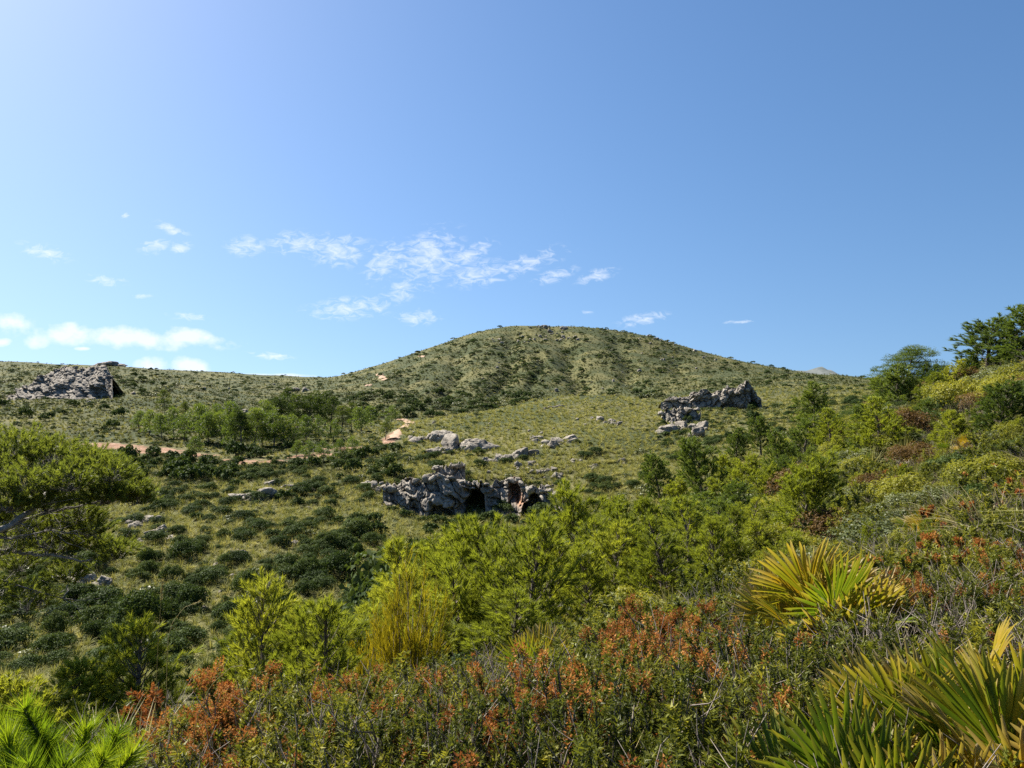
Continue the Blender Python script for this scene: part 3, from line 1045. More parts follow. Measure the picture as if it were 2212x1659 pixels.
def palm_mat(name='fan_palm_leaf', shift=0.0):
    m, nt = mat(name)
    b = NB(nt)
    at_ = b.n('ShaderNodeAttribute', attribute_name='v')
    oi = b.n('ShaderNodeObjectInfo')
    rnd = oi.outputs['Random']
    seg = b.n('ShaderNodeAttribute', attribute_name='seg')
    f = b.m('ADD', b.m('MULTIPLY', seg.outputs['Fac'], .35), b.m('ADD', b.m('MULTIPLY', rnd, .65 - shift * .7), shift), True)
    body = b.ramp(f, [(.05, (.055, .105, .012)), (.3, (.13, .185, .016)), (.58, (.27, .265, .02)), (.85, (.42, .27, .022))])
    tipc = b.ramp(f, [(.1, (.22, .22, .04)), (.5, (.36, .28, .05)), (.85, (.33, .26, .15))])
    tn = b.m('ADD', at_.outputs['Fac'], b.m('MULTIPLY', b.m('SUBTRACT', rnd, .5), .25))
    col = b.mix(b.ramp(tn, [(.6, (0, 0, 0)), (.97, (1, 1, 1))]), body, tipc)
    p = b.n('ShaderNodeBsdfPrincipled')
    p.inputs['Roughness'].default_value = .5
    p.inputs['Specular IOR Level'].default_value = .2
    b.l(col, p.inputs['Base Color'])
    t = b.n('ShaderNodeBsdfTranslucent')
    b.l(b.mix(1.0, col, (1.25, 1.2, .5), 'MULTIPLY'), t.inputs['Color'])
    mx = b.n('ShaderNodeMixShader')
    mx.inputs[0].default_value = .4
    b.l(p.outputs[0], mx.inputs[1])
    b.l(t.outputs[0], mx.inputs[2])
    o = b.n('ShaderNodeOutputMaterial')
    b.l(mx.outputs[0], o.inputs['Surface'])
    return m


M_PALM = palm_mat()
M_PALM_GOLD = palm_mat('golden_fan_palm_leaf', .42)
M_PALM_DEAD = wood_mat('dry_palm_leaf', (.16, .13, .10), (.36, .31, .25), 40)


# ------------------------------------------------------------------ plants: builders (each returns a list of (part name, mesh))
def bez(p0, d0, L, lift, n, g, wob=.06):
    """a growing axis: starts along d0, bends towards +z by lift"""
    t = np.linspace(0, 1, n)[:, None]
    d = unit(np.asarray(d0, float))
    P = p0 + d * L * t + np.array([0, 0, 1.0]) * lift * L * t * t
    w = g.normal(size=3) * wob * L
    return P + w * np.sin(t * np.pi) * .5


def young_pine(seed, h, spread=.36, dens=230, nl=.085, nw=.0075, up=1.0, matn=None, sub=.13, prof=.75, z0=.07):
    g = np.random.default_rng(seed)
    wood, nd = Soup(), Soup()
    lean = g.normal(size=2) * .09
    tz = np.linspace(0, 1, 9)
    trunk = np.stack([lean[0] * h * tz ** 2 + .02 * h * np.sin(tz * 5 + seed), lean[1] * h * tz ** 2 + .02 * h * np.sin(tz * 4 + 2 * seed), h * tz], 1)
    tube(wood, trunk, .022 * h * (1 - tz) ** .8 + .004, 6)
    tw_p, tw_d, tw_l = [], [], []
    z = z0 * h + g.uniform(0, .1)
    a0 = g.uniform(0, 6.28)
    while z < h * .97:
        t = z / h
        p = np.array([np.interp(t, tz, trunk[:, i]) for i in range(3)])
        nb = g.integers(4, 7)
        a0 += .7
        for k in range(nb):
            az = a0 + k * 6.283 / nb + g.normal() * .25
            el = R(12 + 48 * t + g.normal() * 9)
            L = (spread * h * (1 - t) ** prof * (.35 + .65 * min(1, t / (.22 + .5 * max(0, .75 - prof)))) + .09) * g.uniform(.6, 1.18)
            d = np.array([math.cos(az) * math.cos(el), math.sin(az) * math.cos(el), math.sin(el)])
            br = bez(p, d, L, .28 * up, 6, g)
            tube(wood, br, np.linspace(.008 + .006 * L, .0025, 6), 3)
            # side shoots
            ns = max(2, int(L / sub))
            for j in range(ns):
                u = .25 + .75 * (j + g.uniform(.1, .9)) / ns
                q = np.array([np.interp(u, np.linspace(0, 1, 6), br[:, i]) for i in range(3)])
                bd = unit(br[5] - br[2])
                side = unit(np.cross(bd, rand_dirs(1, g)[0]))
                sd_ = unit(bd * .75 + side * .75 + np.array([0, 0, .25]))
                sl = min(.45, L * .45) * (1.1 - .55 * u) * g.uniform(.6, 1.2) + .05
                tw_p.append(q); tw_d.append(sd_); tw_l.append(sl)
                if sl > .16:
                    for _ in range(2):
                        s2 = unit(sd_ * .8 + rand_dirs(1, g)[0] * .6 + np.array([0, 0, .2]))
                        tw_p.append(q + sd_ * sl * g.uniform(.3, .8)); tw_d.append(s2); tw_l.append(sl * g.uniform(.35, .6))
            tw_p.append(br[3]); tw_d.append(unit(br[5] - br[3])); tw_l.append(np.linalg.norm(br[5] - br[3]) + .04)
        z += max(.085, h * .062) * g.uniform(.7, 1.3)
    tw_p.append(trunk[-2]); tw_d.append(np.array([0, 0, 1.0])); tw_l.append(h * .13)
    P, D, L = np.array(tw_p), np.array(tw_d), np.array(tw_l)
    # twig wood: thin triangles
    blades(wood, P, D, L, .006 + .01 * L, np.zeros(len(P)), g)
    cnt = np.maximum(6, (L * dens)).astype(int)
    idx = np.repeat(np.arange(len(P)), cnt)
    n = len(idx)
    u = .25 + .78 * g.uniform(0, 1, n) ** .7
    base = P[idx] + D[idx] * (L[idx] * u)[:, None]
    perp = unit(np.cross(D[idx], rand_dirs(n, g)))
    spread_a = g.uniform(.45, .95, n)[:, None] * (1.15 - .45 * u[:, None])
    dn = unit(D[idx] + perp * spread_a + np.array([0, 0, .12]))
    tv = np.repeat(g.uniform(0, 1, len(P)), cnt)
    hz = base[:, 2] / h
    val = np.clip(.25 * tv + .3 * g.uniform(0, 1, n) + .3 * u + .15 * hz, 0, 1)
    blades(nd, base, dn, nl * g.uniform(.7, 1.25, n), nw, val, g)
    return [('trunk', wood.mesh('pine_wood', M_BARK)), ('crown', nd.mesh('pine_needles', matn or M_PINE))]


def old_pine(seed, h, rad, n_cl, n_leaf, lsize, bare=.35, flat=.55, matn=None, lw=.3):
    """grown pine: bent trunk, limbs, needle clumps with gaps between"""
    g = np.random.default_rng(seed)
    wood, nd = Soup(), Soup()
    tz = np.linspace(0, 1, 8)
    ln = g.normal(size=2) * .1
    top = h * .86
    trunk = np.stack([ln[0] * h * tz ** 1.5 + .03 * h * np.sin(tz * 4 + seed), ln[1] * h * tz ** 1.5, top * tz], 1)
    tube(wood, trunk, .024 * h * (1 - .8 * tz), 6)
    for k in range(n_cl):
        t = bare + (1 - bare) * (k + g.uniform(0, 1)) / n_cl
        prof = math.sin(math.pi * min(1, .18 + .82 * (t - bare) / (1 - bare)) ** .9) ** .65
        az = k * 2.4 + g.normal() * .3
        rr_ = rad * prof * g.uniform(.35, 1.0)
        p = np.array([np.interp(min(t, 1), tz, trunk[:, i]) for i in range(3)])
        c = p + np.array([math.cos(az) * rr_, math.sin(az) * rr_, h * .12 * g.uniform(.2, 1.1)])
        j0 = np.array([np.interp(max(bare * .8, t - .12), tz, trunk[:, i]) for i in range(3)])
        tt = np.linspace(0, 1, 4)[:, None]
        tube(wood, j0 * (1 - tt) + c * tt + np.array([0, 0, -.05 * h]) * np.sin(tt * np.pi), np.linspace(.009 * h, .002 * h, 4), 4)
        cr = rad * g.uniform(.28, .46)
        m = int(n_leaf / n_cl)
        d = rand_dirs(m, g)
        d[:, 2] = np.where(d[:, 2] < -.2, d[:, 2] * .4, d[:, 2])
        rad_ = g.uniform(.35, 1.0, m) ** .6
        lump = 1 + .35 * fbm(d * 2.2 + k * 3.1, 2, seed + k)
        pos = c + d * (cr * rad_ * lump)[:, None] * np.array([1, 1, flat])
        dn = unit(d + g.normal(size=(m, 3)) * .55 + np.array([0, 0, .35]))
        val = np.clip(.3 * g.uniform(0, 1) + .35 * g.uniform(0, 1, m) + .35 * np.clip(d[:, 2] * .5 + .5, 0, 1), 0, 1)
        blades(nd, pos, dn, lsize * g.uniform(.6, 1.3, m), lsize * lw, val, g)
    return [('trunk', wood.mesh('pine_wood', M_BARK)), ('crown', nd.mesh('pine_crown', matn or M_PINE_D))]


def shrub(seed, rad, h, n_lobe, n_leaf, lsize, m=None, stems=True, core=True):
    """rounded leathery shrub: overlapping leaf domes on short stems"""
    g = np.random.default_rng(seed)
    wood, lf = Soup(), Soup()
    per = n_leaf // n_lobe
    for k in range(n_lobe):
        az = k * 2.399 + g.normal() * .3
        u = math.sqrt((k + .5) / n_lobe)
        rr_ = rad * .72 * u
        zc = h * (.68 * math.sqrt(max(0, 1 - .8 * u * u)) + g.uniform(-.1, .12))
        c = np.array([math.cos(az) * rr_, math.sin(az) * rr_, zc])
        cr = rad * g.uniform(.26, .42)
        d = rand_dirs(per, g)
        d[:, 2] = np.where(d[:, 2] < -.35, -d[:, 2], d[:, 2])
        lump = 1 + .3 * fbm(d * 2.5 + k, 2, seed + k)
        rr2 = g.uniform(.55, 1.0, per) ** .5
        pos = c + d * (cr * lump * rr2)[:, None] * np.array([1, 1, h / rad * .9])
        pos[:, 2] = np.maximum(pos[:, 2], .03)
        nm = unit(d + g.normal(size=(per, 3)) * .5 + np.array([0, 0, .25]))
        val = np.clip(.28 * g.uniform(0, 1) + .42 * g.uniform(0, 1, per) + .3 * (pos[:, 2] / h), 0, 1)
        leaves(lf, pos, nm, lsize * g.uniform(.6, 1.3, per), val, g)
        if stems:
            tt = np.linspace(0, 1, 4)[:, None]
            b0 = np.array([c[0] * .12, c[1] * .12, -.1])
            tube(wood, b0 * (1 - tt) + c * tt, np.linspace(.02, .006, 4) * h * .9, 4)
    out = [('stem', wood.mesh('shrub_wood', M_BARK))] if stems else []
    return out + [('foliage', lf.mesh('shrub_leaves', m or M_SHRUB))]


def heath(seed, h, rad, n_stem, flowers, leafy=1.0, dead=.3, lsc=1.0):
    """upright heath: many thin grey stems, tiny leaves on the upper shoots, faded flower heads at the tips"""
    g = np.random.default_rng(seed)
    wood, lf, fl = Soup(), Soup(), Soup()
    sp, sd_, sl, fv = [], [], [], []
    for k in range(n_stem):
        az = g.uniform(0, 6.283)
        u = math.sqrt(g.uniform(0, 1))
        b0 = np.array([math.cos(az) * rad * .35 * u, math.sin(az) * rad * .35 * u, -.04])
        out = np.array([math.cos(az), math.sin(az), 0]) * (rad * .75 * u) + np.append(g.normal(size=2) * .05, 0)
        L = h * (1.0 - .28 * u * u) * g.uniform(.62, 1.12)
        t = np.linspace(0, 1, 5)[:, None]
        P = b0 + out * t ** .8 + np.array([0, 0, 1.0]) * L * t + np.append(g.normal(size=2) * .035, 0) * np.sin(t * 5 + k)
        tube(wood, P, np.linspace(.0036, .0014, 5) * (1 + .5 * g.uniform()), 3)
        if g.uniform() < dead:                        # bare dry twigs
            for _ in range(5):
                uu = g.uniform(.35, 1)
                q = np.array([np.interp(uu, t[:, 0], P[:, i]) for i in range(3)])
                d = unit(unit(P[4] - P[2]) + rand_dirs(1, g)[0] * .7)
                q2 = q + d * g.uniform(.06, .2)
                tube(wood, np.stack([q, (q + q2) / 2 + rand_dirs(1, g)[0] * .012, q2]), np.array([.0028, .002, .001]), 3)
            continue
        ns = g.integers(4, 8)
        for j in range(ns):
            uu = 1.0 if j == 0 else g.uniform(.52, .98)
            q = np.array([np.interp(uu, t[:, 0], P[:, i]) for i in range(3)])
            d = unit(unit(P[4] - P[3]) + rand_dirs(1, g)[0] * (.0 if j == 0 else .5) + np.array([0, 0, .35]))
            ln = g.uniform(.07, .17) * (h / .75)
            if j == 0:
                q = q - d * ln * .6
            sp.append(q); sd_.append(d); sl.append(ln); fv.append(g.uniform())
    P, D, L = np.array(sp), np.array(sd_), np.array(sl)
    fv = np.array(fv)
    blades(wood, P, D, L, .004, np.zeros(len(P)), g)
    cnt = np.maximum(4, L * 460 * leafy / lsc).astype(int)
    idx = np.repeat(np.arange(len(P)), cnt)
    n = len(idx)
    u = g.uniform(0, 1, n)
    base = P[idx] + D[idx] * (L[idx] * u)[:, None]
    perp = unit(np.cross(D[idx], rand_dirs(n, g)))
    dn = unit(D[idx] * g.uniform(.3, 1.0, n)[:, None] + perp)
    tv = np.repeat(g.uniform(0, 1, len(P)), cnt)
    val = np.clip(.3 * tv + .25 * g.uniform(0, 1, n) + .45 * u * np.clip(base[:, 2] / h, 0, 1), 0, 1)  # dark low down, bright at the tips: shade and light put into leaf colour
    blades(lf, base, dn, .018 * lsc * g.uniform(.7, 1.4, n), .0064 * lsc, val, g)
    parts = [('stem', wood.mesh('heath_stems', M_TWIG)), ('foliage', lf.mesh('heath_leaves', M_HEATH))]
    if flowers > 0:
        tips = np.where((P[:, 2] + D[:, 2] * L > h * .6) & (fv < flowers))[0]
        if len(tips):
            # flower heads gather in patches on the plant
            ang = np.arctan2(P[tips, 1], P[tips, 0])
            pk = vnoise(np.stack([P[tips, 0] * 6 + 9, P[tips, 1] * 6, P[tips, 2] * 3], 1), seed)
            tips = tips[pk > .5]
        if len(tips):
            c = P[tips] + D[tips] * (L[tips] * .95)[:, None]
            m = 70
            idx = np.repeat(np.arange(len(tips)), m)
            d = rand_dirs(len(idx), g)
            ln = g.uniform(.02, .042, len(tips))[idx]
            ax = D[tips][idx]
            pos = c[idx] + d * .019 * g.uniform(.5, 1.1, (len(idx), 1)) + ax * (g.uniform(-1, .7, len(idx)) * ln)[:, None]
            dd = unit(d + ax * .35)
            val = np.clip(.55 * g.uniform(0, 1, len(tips))[idx] + .45 * g.uniform(0, 1, len(idx)), 0, 1)
            blades(fl, pos, dd, .011 * lsc * g.uniform(.7, 1.3, len(idx)), .0075 * lsc, val, g)
            parts.append(('blossoms', fl.mesh('heath_flowers', M_RUST)))
    return parts


def grass_tuft(seed, h, n, w, arch=.9, m=None, seg=4, spread=.06):
    g = np.random.default_rng(seed)
    s = Soup()
    for k in range(n):
        az = g.uniform(0, 6.283)
        u = g.uniform(.05, 1.0)
        b0 = np.array([math.cos(az), math.sin(az), 0]) * spread * g.uniform(0, 1)
        b0[2] = -.03
        L = h * g.uniform(.6, 1.25)
        o = np.array([math.cos(az), math.sin(az), 0])
        t = np.linspace(0, 1, seg + 1)[:, None]
        P = b0 + o * L * (arch * u) * t ** 1.5 + np.array([0, 0, 1.]) * L * (t * (1 - .12 * u) - .55 * arch * u * t ** 2.6)
        P += np.append(g.normal(size=2), 0) * .04 * L * t ** 2
        side = unit(np.cross(o, np.array([0, 0, 1.])) + g.normal(size=3) * .3)
        ww = w * np.array([.7, 1, .85, .5, .06, .02][:seg + 1] if seg == 4 else np.linspace(1, .05, seg + 1))
        V = np.concatenate([P - side * ww[:, None] / 2, P + side * ww[:, None] / 2])
        i = np.arange(seg)
        Q = np.stack([i, i + 1, seg + 1 + i + 1, seg + 1 + i], 1)
        v = np.clip(.5 * g.uniform() + .5 * t[:, 0] * g.uniform(.4, 1.2), 0, 1)  # pale towards the tip: lit top and shaded base put into the colour
        s.add(V, f4=Q, a=np.concatenate([v, v]))
    return s.mesh('grass_tuft', m or M_GRASS)


def broom(seed, h, n):
    """upright yellow twiggy shrub"""
    g = np.random.default_rng(seed)
    wood, lf = Soup(), Soup()
    P, D, L = [], [], []
    for k in range(n):
        az = g.uniform(0, 6.283)
        u = math.sqrt(g.uniform())
        b0 = np.array([math.cos(az) * .05, math.sin(az) * .05, 0])
        top = np.array([math.cos(az) * .42 * h * u * .6, math.sin(az) * .42 * h * u * .6, h * g.uniform(.6, 1.05) * (1 - .25 * u)])
        t = np.linspace(0, 1, 5)[:, None]
        pl = b0 * (1 - t) + top * t + np.append(g.normal(size=2) * .03, 0) * np.sin(t * 3)
        tube(wood, pl, np.linspace(.007, .002, 5), 3)
        for j in range(26):
            uu = g.uniform(.25, 1)
            P.append([np.interp(uu, t[:, 0], pl[:, i]) for i in range(3)])
            D.append(unit(unit(top - b0) + rand_dirs(1, g)[0] * .38))
            L.append(g.uniform(.1, .26) * h / 1.3)
    P, D, L = np.array(P), np.array(D), np.array(L)
    for r_ in range(9):
        dd = unit(D + rand_dirs(len(D), g) * .22)
        pp = P + D * (L * r_ / 11)[:, None]
        blades(lf, pp, dd, L * .5 * g.uniform(.5, 1.2, len(L)), .0055, np.clip(g.uniform(0, 1, len(L)) * .6 + .4 * r_ / 9, 0, 1), g)
    return [('stem', wood.mesh('broom_stems', M_TWIG)), ('foliage', lf.mesh('broom_twigs', M_BROOM))]


def frond_mesh(seed, blade=.32, pet=.3, n=20, span=105, wmax=.021, dead=False, droop=.0, m_=None):
    """one fan leaf: stalk along +z, pleated segments spread in the x-z plane"""
    g = np.random.default_rng(seed)
    V, F4, va, sg, off = [], [], [], [], 0
    s = Soup()
    tt = np.linspace(0, 1, 5)[:, None]
    curve = np.array([0, .12 * pet, 0])
    stalk = np.array([0, 0, 1.]) * pet * tt + curve * tt ** 2
    tube(s, stalk, np.linspace(.009, .005, 5), 4, a=.1)
    hub = stalk[-1]
    st = np.array([.02, .2, .4, .6, .8, .93, 1.0])
    dth = R(2 * span) / n
    segs = [np.full(s.n, .4)]
    for k in range(n):
        th = R(-span) + (k + .5) * dth + g.normal() * .025
        L = blade * (.74 + .26 * math.cos(th * .8)) * g.uniform(.88, 1.1)
        if dead:
            L *= g.uniform(.6, 1)
        d = np.array([math.sin(th), 0, math.cos(th)])
        sdv = np.array([math.cos(th), 0, -math.sin(th)])
        cup = g.normal() * .04 - .1
        bend = g.normal() * .05
        mid = hub + d * (L * st)[:, None] + np.array([0, 1., 0]) * (cup * L * st ** 2 + (.06 * L))[:, None] * st[:, None] + sdv * (bend * L * st ** 2.5)[:, None]
        mid[:, 2] -= droop * L * st ** 2.4
        hw = np.minimum(L * st * math.tan(dth / 2) * 1.02, wmax * .5)
        taper = np.interp(st, [0, .55, .8, .93, 1], [1, 1, .76, .5, .14])
        hw = hw * taper
        fold = hw * .75
        l = mid - sdv * hw[:, None] + np.array([0, 1, 0]) * fold[:, None]
        r_ = mid + sdv * hw[:, None] + np.array([0, 1, 0]) * fold[:, None]
        m = len(st)
        VV = np.concatenate([l, mid, r_])
        i = np.arange(m - 1)
        Q = np.concatenate([np.stack([i, i + 1, m + i + 1, m + i], 1), np.stack([m + i, m + i + 1, 2 * m + i + 1, 2 * m + i], 1)])
        s.add(VV, f4=Q, a=np.tile(st, 3))
        segs.append(np.full(3 * m, g.uniform()))
    fs = [np.concatenate(s.f4)]
    return mk('palm_frond', np.concatenate(s.v), fs, M_PALM_DEAD if dead else (m_ or M_PALM), {'v': np.concatenate(s.a), 'seg': np.concatenate(segs)})


# ------------------------------------------------------------------ placing things
def thing(name, parts, loc, rz=0, scl=1.0, label='', cat='', group=None, tilt=(0, 0)):
    root = bpy.data.objects.new(name, None)
    COL.objects.link(root)
    root.empty_display_size = .1
    root.location = loc
    root.rotation_euler = (tilt[0], tilt[1], rz)
    root.scale = (scl, scl, scl) if np.isscalar(scl) else scl
    tag(root, label, cat, group)
    for pn, me in parts:
        o = bpy.data.objects.new(pn, me)
        COL.objects.link(o)
        o.parent = root
    return root


PROTO = {}
hid = {}


def gn_scatter(name, protos, x, y, z, rz, sc, idx, label, cat, tilt=.15):
    """ground cover nobody could count: one object that sets a few small plant meshes on many points"""
    col = bpy.data.collections.new(name + '_kinds')
    for k, me in enumerate(protos):
        o = bpy.data.objects.new('%s_%02d' % (name, k), me)
        col.objects.link(o)
    n = len(x)
    org = np.array([np.mean(x), np.mean(y), np.mean(z)])
    me = bpy.data.meshes.new(name)
    me.vertices.add(n)
    me.vertices.foreach_set('co', (np.stack([x, y, z], 1) - org).astype(np.float32).ravel())
    for an, v in (('rz', rz), ('sc', sc)):
        a = me.attributes.new(an, 'FLOAT', 'POINT')
        a.data.foreach_set('value', np.asarray(v, np.float32))
    a = me.attributes.new('kind', 'INT', 'POINT')
    a.data.foreach_set('value', np.asarray(idx, np.int32))
    tl = me.attributes.new('tl', 'FLOAT_VECTOR', 'POINT')
    e = np.stack([rng.normal(size=n) * tilt, rng.normal(size=n) * tilt, rz], 1).astype(np.float32)
    tl.data.foreach_set('vector', e.ravel())
    o = ob(name, me, loc=org)
    ng = bpy.data.node_groups.new(name, 'GeometryNodeTree')
    ng.interface.new_socket('Geometry', in_out='INPUT', socket_type='NodeSocketGeometry')
    ng.interface.new_socket('Geometry', in_out='OUTPUT', socket_type='NodeSocketGeometry')
    gi = ng.nodes.new('NodeGroupInput')
    go_ = ng.nodes.new('NodeGroupOutput')
    ci = ng.nodes.new('GeometryNodeCollectionInfo')
    ci.inputs['Collection'].default_value = col
    ci.inputs['Separate Children'].default_value = True
    ci.inputs['Reset Children'].default_value = True
    ip = ng.nodes.new('GeometryNodeInstanceOnPoints')
    ip.inputs['Pick Instance'].default_value = True

    def na_(nm, dt):
        q = ng.nodes.new('GeometryNodeInputNamedAttribute')
        q.data_type = dt
        q.inputs['Name'].default_value = nm
        return q.outputs['Attribute']
    ng.links.new(gi.outputs[0], ip.inputs['Points'])
    ng.links.new(ci.outputs[0], ip.inputs['Instance'])
    ng.links.new(na_('kind', 'INT'), ip.inputs['Instance Index'])
    ng.links.new(na_('sc', 'FLOAT'), ip.inputs['Scale'])
    ng.links.new(na_('tl', 'FLOAT_VECTOR'), ip.inputs['Rotation'])
    ng.links.new(ip.outputs[0], go_.inputs[0])
    md = o.modifiers.new('scatter', 'NODES')
    md.node_group = ng
    tag(o, label, cat, kind='stuff')
    return o


# ------------------------------------------------------------------ far grass and scrub (nobody could count it)
def seen(n, x0, x1, y0, y1, seed, f=None):
    """random ground points among what is seen between those photo limits; f(px, py) thins them"""
    g = np.random.default_rng(seed)
    px, py = g.uniform(x0, x1, n), g.uniform(y0, y1, n)
    if f is not None:
        k = g.uniform(0, 1, n) < f(px, py)
        px, py = px[k], py[k]
    x, y = hit(px, py)
    k = ~np.isnan(x)
    return x[k], y[k], px[k], py[k]


TUFT_FAR = [grass_tuft(900 + k, .85, 44, .07, 1.25, None, 3, .16) for k in range(4)]
TUFT_LOW = [grass_tuft(920 + k, .6, 40, .07, 1.5, None, 3, .2) for k in range(2)]
BUSH_FAR = [[m for n_, m in shrub(940 + k, 1.0, .8, 8, 300, .24, None, False)][0] for k in range(3)]
M_GREY = leaf_mat('rosemary_leaves', [(0, (.05, .065, .024)), (.4, (.09, .11, .04)), (.75, (.14, .155, .06)), (1, (.20, .205, .09))], .25, .5, .25)
SH_LEAF = None
BUSH_GREY = [[m for n_, m in shrub(960 + k, 1.0, .7, 7, 260, .22, M_GREY, False)][0] for k in range(2)]

M_GRASS_F = leaf_mat('hazy_hill_grass_blades', [(0, (.042, .054, .019)), (.35, (.08, .093, .033)), (.7, (.135, .143, .054)), (1, (.225, .22, .105))], .3, .7, .05, (1.1, 1.05, .7), .65, .35)  # main hill's darker grass, greyed: distance haze is put into the colour
TUFT_HILL = [grass_tuft(930 + k, .8, 44, .08, 1.3, M_GRASS_F, 3, .18) for k in range(4)]
TUFT_PALE = [grass_tuft(935 + k, .8, 44, .075, 1.3, leaf_mat('pale_grass_blades', [(0, (.14, .15, .042)), (.35, (.22, .225, .07)), (.7, (.33, .315, .11)), (1, (.45, .42, .19))], .35, .7, .05, (1.1, 1.05, .7), .55, .45), 3, .18) for k in range(2)]
x, y, px, py = seen(170000, -180, 2400, 692, 1500, 31)
gx = np.random.default_rng(5)
xa = gx.uniform(-.9, .9, 26000)
ya = np.exp(gx.uniform(math.log(60), math.log(800), 26000))
x = np.concatenate([x, xa * ya])
y = np.concatenate([y, ya])
xb = gx.uniform(-.75, .25, 85000)
yb = np.sqrt(gx.uniform(34. ** 2, 140. ** 2, 85000))
x = np.concatenate([x, xb * yb])
y = np.concatenate([y, yb])
c = CX + F * x / y
den = .5 + .5 * fbm2(x, y, 26, 3, 77)
keep = (y > 33) & (y < 1300) & (earth_at(x, y) < .35) & (gx.uniform(0, 1, len(x)) < .35 + .9 * den)
keep &= ~((y < 70) & (c > 1500))
cs = (.62 + .33 * sstep(90, 170, y)) * (1 + y / 380)                            # tussocks stand a step apart
lev = np.round(np.log(cs) * 6)
cq = np.exp(lev / 6)
key = (np.floor(x / cq).astype(np.int64) * 400009 + np.floor(y / cq).astype(np.int64)) * 64 + lev.astype(np.int64)
uq = np.zeros(len(x), bool)
ki = np.where(keep)[0]
uq[ki[np.unique(key[ki], return_index=True)[1]]] = True
keep &= uq
x, y = x[keep], y[keep]
n = len(x)
sc = (.6 + .65 * gx.uniform(0, 1, n)) * (1 + y / 1100) * (.8 + .2 * sstep(40, 120, y))
kind = gx.integers(0, 6, n)
cc = CX + F * x / y
far_ = sstep(285, 345, y + 60 * fbm2(x, y, 60, 2, 41)) * .85 + .25 * sstep(.0, .5, fbm2(x, y, 33, 3, 43))
far_ = np.where((cc < 760) & (y > 120), np.maximum(far_, .45), far_)
far_ = np.where((cc > 1040) & (cc < 1440) & (y > 125) & (y < 285), .05, far_)          # the pale spur
kind = np.where(gx.uniform(0, 1, n) < far_, 6 + gx.integers(0, 4, n), kind)
kind = np.where((cc > 860) & (cc < 1460) & (y > 118) & (y < 287) & (gx.uniform(0, 1, n) < .6), 10 + gx.integers(0, 2, n), kind)
gn_scatter('hillside_grass', TUFT_FAR + TUFT_LOW + TUFT_HILL + TUFT_PALE, x, y, H(x, y), gx.uniform(0, 6.28, n), sc, kind, 'pale green and straw coloured tussock grass covering the hillsides', 'grass')


SH_FAR = [shrub(1000 + k, 1.0, .85, 10, 620, .19) for k in range(4)]
SH_MID = [shrub(1100 + k, 1.0, .9, 15, 3200, .085) for k in range(4)]


def scrub_f(px, py):
    x, y = hit(px, py)
    y = np.nan_to_num(y, nan=1.0)
    x = np.nan_to_num(x)
    d = .05 + .0 * px
    nz = fbm2(x, y, 45, 3, 301)
    nz2 = fbm2(x, y, 120, 2, 302)
    d = d + .85 * sstep(.02, .28, nz) + .35 * sstep(.05, .4, nz2)
    d = np.where((px > 750) & (px < 1180) & (py > 812) & (py < 915) & (y > 280), .35 + 1.0 * sstep(-.25, .2, nz), d)      # wooded foot of the main hill
    d = np.where((px < 760) & (py < 885), d + .4, d)
    d = np.where((px > 1040) & (px < 1430) & (y > 122) & (y < 285), d * .12, d)
    d = np.where((px > 1280) & (px < 1430) & (y > 285) & (y < 400), .9, d)    # open grassy spur
    d = d + .8 * np.clip(gully(px, y) / 6, 0, 1)                                        # the gullies are wooded
    d = np.where((px < 900) & (py > 1010) & (y < 150), np.clip(.04 + 1.3 * sstep(-.08, .25, fbm2(x, y, 10, 3, 305)), 0, 1) * np.clip((1130 - px) / 700, .25, .9), d)                                  # the ravine thicket
    d = np.where((px > 1430) & (y > 420), d * .8, d)
    return np.clip(d, 0, 1)


x, y, px, py = seen(60000, -120, 2330, 695, 1460, 33, scrub_f)
k = (y > 40) & (earth_at(x, y) < .3) & ~((y < 130) & (px > 1400)) & ~((y < 60) & (px > 900)) & ~((px > 800) & (px < 1250) & (y > 84) & (y < 123))
x, y = x[k], y[k]
n = len(x)
sc = gx.uniform(.25, 1.0, n) ** 2.1 * (1.35 + 1.9 * sstep(180, 600, y))
nr_ = y < 150                                        # nearer by, fewer and larger, standing apart
ck = np.floor(x / 2.7).astype(np.int64) * 90001 + np.floor(y / 2.7).astype(np.int64)
one = np.zeros(n, bool)
one[np.unique(ck, return_index=True)[1]] = True
sel = ~nr_ | one
x, y, sc = x[sel], y[sel], sc[sel]
n = len(x)
sc = np.where(y < 150, gx.uniform(.4, 1.0, n) ** 1.5 * 1.8, sc)
pq = CX + F * x / y
sc = np.where((pq > 750) & (pq < 1430) & (y > 285) & (y < 420), sc * 1.7, sc)
kd_ = gx.choice([0, 1, 2, 3, 4, 3, 4, 2], n)
kd_ = np.where(y < 150, gx.choice([5, 6, 7, 8, 5, 6, 3], n), kd_)
gn_scatter('hillside_scrub', BUSH_FAR + BUSH_GREY + [p_[1][1] for p_ in SH_MID], x, y, H(x, y) - .05, gx.uniform(0, 6.28, n), sc, kd_, 'low grey green scrub dotted thickly over the hillsides', 'scrub', .08)

STONE = []
for k in range(4):
    s = Soup()
    block(s, (0, 0, .2), (.6, .5, .4), 5000 + k, 7, .16)
    STONE.append(s.mesh('stone', M_ROCK))


